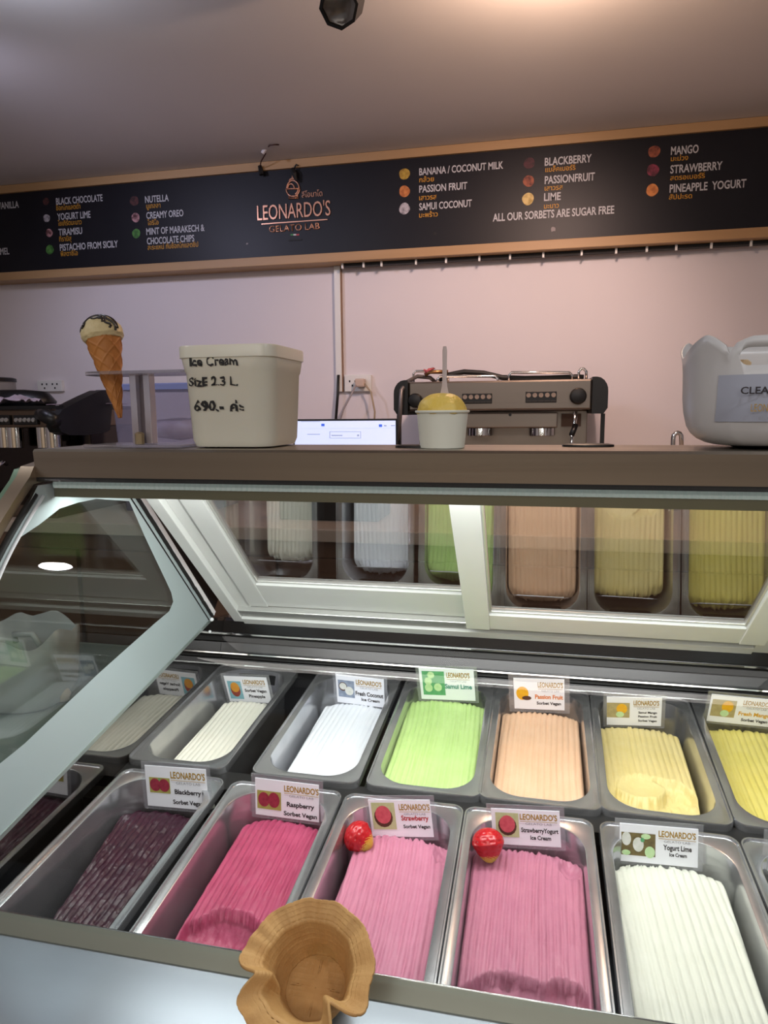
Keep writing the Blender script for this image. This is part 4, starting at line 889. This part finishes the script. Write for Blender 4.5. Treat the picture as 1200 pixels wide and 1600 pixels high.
# 2.3 litre tub
YT0 = .787
xA = aty(270, 560, YT0).x; xB = aty(424, 560, YT0).x; wr_ = xB - xA; zR = aty(400, 538, YT0 + .012).z; cx = (xA + xB) / 2; dpt = .135; cy = YT0 + dpt / 2
tb = thing('plastic_tub', (cx, cy, TZb), 'milky square plastic tub with handwritten price and size on its front', 'tub')
tubm = mat('tub_plastic', 'dcdacb', .3, 0, .5, sss=.25); tubm.node_tree.nodes['Principled BSDF'].inputs['Transmission Weight'].default_value = .0
Ht = zR - TZb
def tl_(wd, dp, r, z, n=8): return rrect(wd, dp, r, z, n, cx, cy)
Ls = [tl_(wr_ * .72, dpt * .72, .02, TZb + .001), tl_(wr_ * .83, dpt * .83, .024, TZb + .002), tl_(wr_ * .88, dpt * .88, .026, TZb + .010), tl_(wr_ * .945, dpt * .945, .028, TZb + Ht * .74), tl_(wr_ * .965, dpt * .965, .029, TZb + Ht * .755), tl_(wr_ * .975, dpt * .975, .022, TZb + Ht * .88),
      tl_(wr_, dpt, .022, TZb + Ht * .885), tl_(wr_, dpt, .022, TZb + Ht * .985), tl_(wr_ * .99, dpt * .99, .022, TZb + Ht), tl_(wr_ * .96, dpt * .96, .029, TZb + Ht), tl_(wr_ * .955, dpt * .955, .028, TZb + Ht * .96), tl_(wr_ * .80, dpt * .80, .024, TZb + .006)]
B = MB(); B.loops(Ls, True, True); build(B, 'tub_body', tubm, tb, smooth=True, flat_angle=38)
fy = lambda z: cy - dpt / 2 * (.88 + (.945 - .88) * (z - TZb - .01) / (Ht * .74 - .01)) if z < TZb + Ht * .74 else cy - dpt / 2 * .972
def hand(body, x0, y0, x1, h, bold=.03):
    z = aty(x0, y0, YT0 + .004).z; Y = min(fy(z), fy(z + .01)); p = aty(x0, y0, Y); p2 = aty(x1, y0, Y)
    lean = Vector((0, -.05 if z < TZb + Ht * .74 else 0, 1)).normalized()
    lettering(body, p, XD, lean, p2.x - p.x, h * p.dot(FF) / FPX, ink, tb, bold, .0008, name='handwriting', shear=.0)
hand("Ice Cream", 297, 572, 372, 13.5); hand("SizE 2.3 L.", 296, 603, 372, 12.5); hand("690.-", 304, 642, 350, 15); hand("ค่ะ", 360, 642, 382, 13)
# paper cup with gelato and spoon
YK = .825
kc = aty(691, 703, YK); cxk = kc.x
r0 = (725 - 656) / 2 * kc.dot(FF) / FPX; r1 = (733 - 650) / 2 * kc.dot(FF) / FPX; zk = aty(691, 641, YK - r1 * .5).z
MK = Matrix.Translation((cxk, YK, 0))
kp = thing('paper_cup', (cxk, YK, TZb), 'white paper cup standing on the beam before the espresso machine', 'cup')
B = MB(); B.lathe([(r0 - .001, TZb + .001), (r0, TZb + .0005), (r1 - .0015, zk - .0035), (r1, zk - .003), (r1 + .0008, zk - .0015), (r1, zk), (r1 - .0012, zk - .0008), (r1 - .0018, zk - .003), (r0 - .002, TZb + .004)], 48, MK)
build(B, 'cup_body', mat('cup_paper', 'dfe0d2', .45), kp, smooth=True, flat_angle=60)
def lump(p, a):
    v = Vector((p.x * 60, p.y * 60, p.z * 60)); k = 1 + .10 * noise.noise(v) + .05 * noise.noise(v * 3.5); return Vector((p.x * k + .0, p.y * k, p.z))
rs = r1 * .93; hp = (641 - 612) * kc.dot(FF) / FPX
prof = [(rs, zk - .004)] + [(rs * math.cos(a) ** .8 if a < 1.56 else .0005, zk - .004 + (hp + .002) * math.sin(a)) for a in [PI / 2 * k / 16 for k in range(1, 17)]]
B = MB()
B.lathe([(max(r, .0005), z - zk) for r, z in prof], 64, Matrix.Translation((cxk, YK, zk)), fn=lump)
gl = build(B, 'gelato_scoop', mat('cup_gelato', 'ddbd50', .42, mix=('e8cc6c', 70, .25), bump=(260, .6, 4)), smooth=True)
tag(gl, 'yellow mango gelato scoop heaped in the white paper cup', 'gelato')
a = aty(695, 541, YK - .01); b = aty(694.5, 617, YK - .006)
sp = MB(); L = []
for k in range(12):
    s_ = k / 11; c = b.lerp(a, s_); wv = (.0042 if s_ < .08 else .0030 - .0004 * math.sin(s_ * 3)) if s_ < .95 else .0018
    if s_ < .2: wv = .0030 + .0022 * (1 - s_ / .2)
    L.append([c + Vector((-wv, 0, 0)), c + Vector((0, -.0008, 0)), c + Vector((wv, 0, 0)), c + Vector((0, .0008, 0))])
sp.loops(L, True, True); tag(build(sp, 'plastic_spoon', mat('spoon_plastic', 'cbbcb8', .3), smooth=False), 'small pale spoon stuck upright in the gelato of the paper cup', 'spoon')
# white tub with handle cut-outs, at the right
YR = .80
xl_ = aty(1074, 600, YR + .02).x; zb_ = TZb + .004; zt0 = aty(1110, 529, YR).z; ztm = aty(1190, 523, YR - .03).z
wx = .104; cxr = xl_ + wx + .001; cyr = .845; wy = .072
bk = thing('white_tub', (cxr, cyr, TZb), 'white curved plastic tub with handle cut-out and grey label at the right end', 'tub')
def rimz(a):
    # a: angle, -90deg faces the viewer
    d = math.degrees(a); d = (d + 360) % 360
    f = abs(((d - 270 + 180) % 360) - 180)      # 0 at front centre
    f = min(f, 180 - f)                          # mirrored front/back
    # 0..34 handle tab, notch at 37, side lobe rising and dipping
    if f < 33: return ztm - .0006 * max(0, f - 22) ** 1.25 * .55
    if f < 39: return ztm - .0072 - .0016 * (f - 33) * 1.6 if f < 37 else ztm - .018 + .0030 * (f - 37)
    t = (f - 39) / 51
    return zt0 - .010 + .0135 * math.sin(min(1, t * 2.6) * PI / 2) - .022 * max(0, t - .35) ** 1.2 * 1.6
def cross(a, k, z):
    c_, s_ = math.cos(a), math.sin(a); e = .72
    x = wx * k * math.copysign(abs(c_) ** e, c_); y = wy * k * math.copysign(abs(s_) ** e, s_); return Vector((cxr + x, cyr + y, z))
B = MB(); NA = 144; L = []
hs_ = [0, .02, .06, .12, .2, .35, .5, .65, .78, .9, 1.0]
ks = [.66, .74, .82, .885, .93, .965, .98, .985, .99, 1.0, 1.02]
for h, k in zip(hs_, ks):
    L.append([cross(a, k, zb_ + (rimz(a) - zb_) * h) for a in [2 * PI * j / NA for j in range(NA)]])
B.loops(L, True, False)
tubw = mat('white_tub_plastic', 'c9c8c8', .32, 0, .5)
bo = build(B, 'tub_shell', tubw, bk, smooth=True, flat_angle=50)
so = bo.modifiers.new('solid', 'SOLIDIFY'); so.thickness = .0025; so.offset = -1
# handle slot cut through front
hc = aty(1192, 555, YR - .03); Lc = .045
cut = MB(); hw_, hh = (1192 - 1163) * hc.dot(FF) / FPX, 14 * hc.dot(FF) / FPX
cut.prism([(hc.x + (hw_ - hh) + hh * math.cos(a), hc.z + hh * math.sin(a)) for a in [-PI / 2 + PI * k / 10 for k in range(11)]] + [(hc.x - (hw_ - hh) + hh * math.cos(a), hc.z + hh * math.sin(a)) for a in [PI / 2 + PI * k / 10 for k in range(11)]], 'y', cyr - .2, cyr - .03)
bmesh.ops.recalc_face_normals(cut.b, faces=cut.b.faces[:])
cme = bpy.data.meshes.new('cut'); cut.b.to_mesh(cme); cut.b.free(); cme.transform(MW[bk.name].inverted() @ TZ); co = bpy.data.objects.new('cut', cme); COL.objects.link(co); co.parent = bk
bo_ = bo.modifiers.new('slot', 'BOOLEAN'); bo_.object = co; bo_.operation = 'DIFFERENCE'; bo_.solver = 'EXACT'
bpy.context.view_layer.update(); dg = bpy.context.evaluated_depsgraph_get(); nme = bpy.data.meshes.new_from_object(bo.evaluated_get(dg)); bo.modifiers.clear(); bo.data = nme
bpy.data.objects.remove(co)
# label sheet following the front
L0 = aty(1126, 586, YR - .02); L1 = aty(1127, 659, YR - .01)
def fronty(x, z):
    h = (z - zb_) / (ztm - zb_); k = 1
    for i in range(len(hs_) - 1):
        if hs_[i] <= h <= hs_[i + 1]: k = ks[i] + (ks[i + 1] - ks[i]) * (h - hs_[i]) / (hs_[i + 1] - hs_[i])
    cc = min(.999, abs(x - cxr) / (wx * k)); c_ = cc ** (1 / .72); s_ = math.sqrt(1 - min(1, c_ * c_)); return cyr - wy * k * s_ ** .72
B = MB(); G = []
xe = 2 * cxr - L0.x
for i in range(9):
    z = L1.z + (L0.z - L1.z) * i / 8; G.append([Vector((x, fronty(x, z) - .0022, z)) for x in [L0.x + (xe - L0.x) * j / 24 for j in range(25)]])
B.sheet(G); build(B, 'label_sheet', mat('label_greyblue', 'a4a8b6', .35), bk, smooth=True)
fyc = fronty(cxr, (L0.z + L1.z) / 2) - .0030
def btext(body, x0, y0, x1, h, m, bold=.03):
    p = aty(x0, y0, fyc); p2 = aty(x1, y0, fyc); p.y = fyc; lettering(body, p, XD, ZD, p2.x - p.x, h * p.dot(FF) / FPX, m, bk, bold, .0)
btext("CLEAN", 1157, 615.5, 1215, 10.5, dark_print, .02); btext("LEONARDO'S", 1173, 643, 1238, 11.5, gold_print, 0); btext("GELATO LAB", 1185, 656, 1228, 5, grey_print, -.01)
# pale spoons heaped inside
spm = mat('wood_spoon', 'd8c4a0', .5)
for k in range(8):
    a = Vector((cxr - .055 + .014 * k, cyr - .018 + .010 * (k % 4), zb_ + .03)); b = Vector((cxr - .035 + .016 * ((k * 5) % 8) - .02, cyr - .045 + .018 * (k % 3), ztm - .022 - .004 * (k % 3)))
    B = MB(); d = (b - a).normalized(); s_ = d.cross(Vector((0, 1, 0))).normalized(); L = []
    for t_, w_ in ((0, .003), (.5, .0035), (.75, .004), (.86, .008), (.95, .008), (1, .004)):
        c = a.lerp(b, t_); L.append([c - s_ * w_, c + Vector((0, -.0008, 0)), c + s_ * w_, c + Vector((0, .0008, 0))])
    B.loops(L, True, True); tag(build(B, 'wooden_spoon', spm), 'pale spoon bunched inside the white tub with the handle cut-out', 'spoon', 'pale spoons inside the white tub')
# dark stand under the white tub
B = MB(); B.loops([rrect(.09, .07, .02, TZb + .0003, 6, cxr + .0, cyr), rrect(.11, .08, .02, TZb + .0038, 6, cxr, cyr)], True, True)
tag(build(B, 'drip_mat', black), 'black drip mat under the white tub with the handle', 'mat')

# ================================================================== WAFFLE BASKET ON THE FRONT LEDGE
TB = math.radians(27)
oc = atz(479, 1501, -.4965)                      # centre of the opening
MWb = Matrix.Translation((oc.x, oc.y + .052 * math.sin(TB), -.500 - .052 * math.cos(TB))) @ Matrix.Rotation(TB, 4, 'X')
def bowl(a, t):
    d = math.degrees(a) % 360                      # 0 right, 90 back, 270 front
    def g(c, wd): e = ((d - c + 180) % 360) - 180; return math.exp(-(e / wd) ** 2)
    if t < .25: r = .030 * t / .25; z = 0
    elif t < .7: k = (t - .25) / .45; r = .030 + .014 * k; z = .044 * k
    else: k = (t - .7) / .3; r = .044 + .019 * k; z = .044 + .009 * k - .002 * k * k
    f = max(0, (t - .35) / .65)
    p1 = g(200, 8); p2 = g(316, 9)               # two inward folds
    r -= (.017 * p1 + .020 * p2) * f ** .8; z += (.006 * p1 + .010 * p2) * f
    r += (.005 * g(216, 9) + .003 * g(184, 8) + .004 * g(334, 10) + .004 * g(298, 9)) * f
    fr = g(258, 34); z -= .012 * fr * f ** 2; r += .004 * fr * f * f
    r -= .006 * g(90, 60) * f; z += .004 * g(90, 50) * f
    r += .0010 * noise.noise(Vector((math.cos(a) * 3, math.sin(a) * 3, t * 4))) * f + .0008 * math.sin(11 * a) * f
    z += .0018 * noise.noise(Vector((math.cos(a) * 6, math.sin(a) * 6, 7))) * f
    lines = max(0, 1 - abs(math.sin(a * 24)) / .35, 1 - abs(math.sin(t * 46)) / .35) if t > .27 else max(0, 1 - abs(math.sin(r * math.cos(a) * 620)) / .35, 1 - abs(math.sin(r * math.sin(a) * 620)) / .35)
    return Vector((r * math.cos(a), r * math.sin(a), z)), lines
B = MB(); NA, NT = 300, 120; ring = []
for i in range(NT + 1):
    t = i / NT; row = []
    for k in range(NA):
        a = 2 * PI * k / NA; p, ln = bowl(a, t); out = Vector((math.cos(a), math.sin(a), 0 if t > .22 else -1))
        row.append(MWb @ (p - out * .0008 * ln * min(1, t * 4)))
    ring.append(row)
B.loops(ring, True, False)
wb = build(B, 'waffle_basket', mat('waffle_brown', 'c49c66', .6, 0, .3, mix=('ae814c', 35, .3), bump=(160, .35, 4)), smooth=True)
sm = wb.modifiers.new('thick', 'SOLIDIFY'); sm.thickness = .0028; sm.offset = 0
tag(wb, 'ruffled waffle basket standing on the steel ledge in front of the pans', 'waffle bowl')

# ================================================================== BEYOND THE LEFT SIDE GLASS
nb = thing('side_freezer', (-1.35, 1.2, -ZC), 'low grey chest freezer standing left of the display case', 'freezer')
build(MB().box(-1.95, -.74, .62, 1.66, -ZC, -.68, bev=.008), 'freezer_body', mat('freezer_grey', '6a7272', .4), nb)
build(MB().box(-1.95, -.74, .62, 1.66, -.68, -.64, bev=.006), 'freezer_lid', mat('freezer_lid', '8a9894', .3), nb)
tx0 = atx(20, 1000, -1.06)
lt = thing('left_tub', (-1.14, 1.28, -.64), 'white tub with a cut-out handle seen through the left side glass', 'tub')
B = MB(); NA = 72; L = []
for h, k in ((0, .78), (.04, .86), (.2, .93), (.6, .98), (1, 1.02)):
    r_ = []
    for j in range(NA):
        a = 2 * PI * j / NA; e = .7; c_, s_ = math.cos(a), math.sin(a)
        top = .165 + .018 * math.cos(4 * a) - .02 * math.exp(-(((math.degrees(a) + 40) % 90 - 45) / 8) ** 2)
        r_.append(Vector((-1.14 + .14 * k * math.copysign(abs(c_) ** e, c_), 1.28 + .10 * k * math.copysign(abs(s_) ** e, s_), -.639 + top * h)))
    L.append(r_)
B.loops(L, True, False); o = build(B, 'tub_shell', tubw, lt, smooth=True); o.modifiers.new('s', 'SOLIDIFY').thickness = .003
build(MB().tube([(-1.05, 1.19, -.47), (-1.05, 1.185, -.452), (-1.0, 1.18, -.447), (-.985, 1.18, -.47)], .006, 8), 'handle', tubw, lt, smooth=True)
pb = atz(98, 1084, -.62)
gb = thing('wrapped_ball', pb, 'pale round wrapped sweet on the freezer beyond the side glass', 'sweet')
build(MB().lathe([(.0005, -.018), (.012, -.014), (.018, 0), (.012, .014), (.0005, .018)], 20, Matrix.Translation((pb.x, pb.y, -.621))), 'ball', mat('ball_pale', 'd8c4b4', .3), gb, smooth=True)
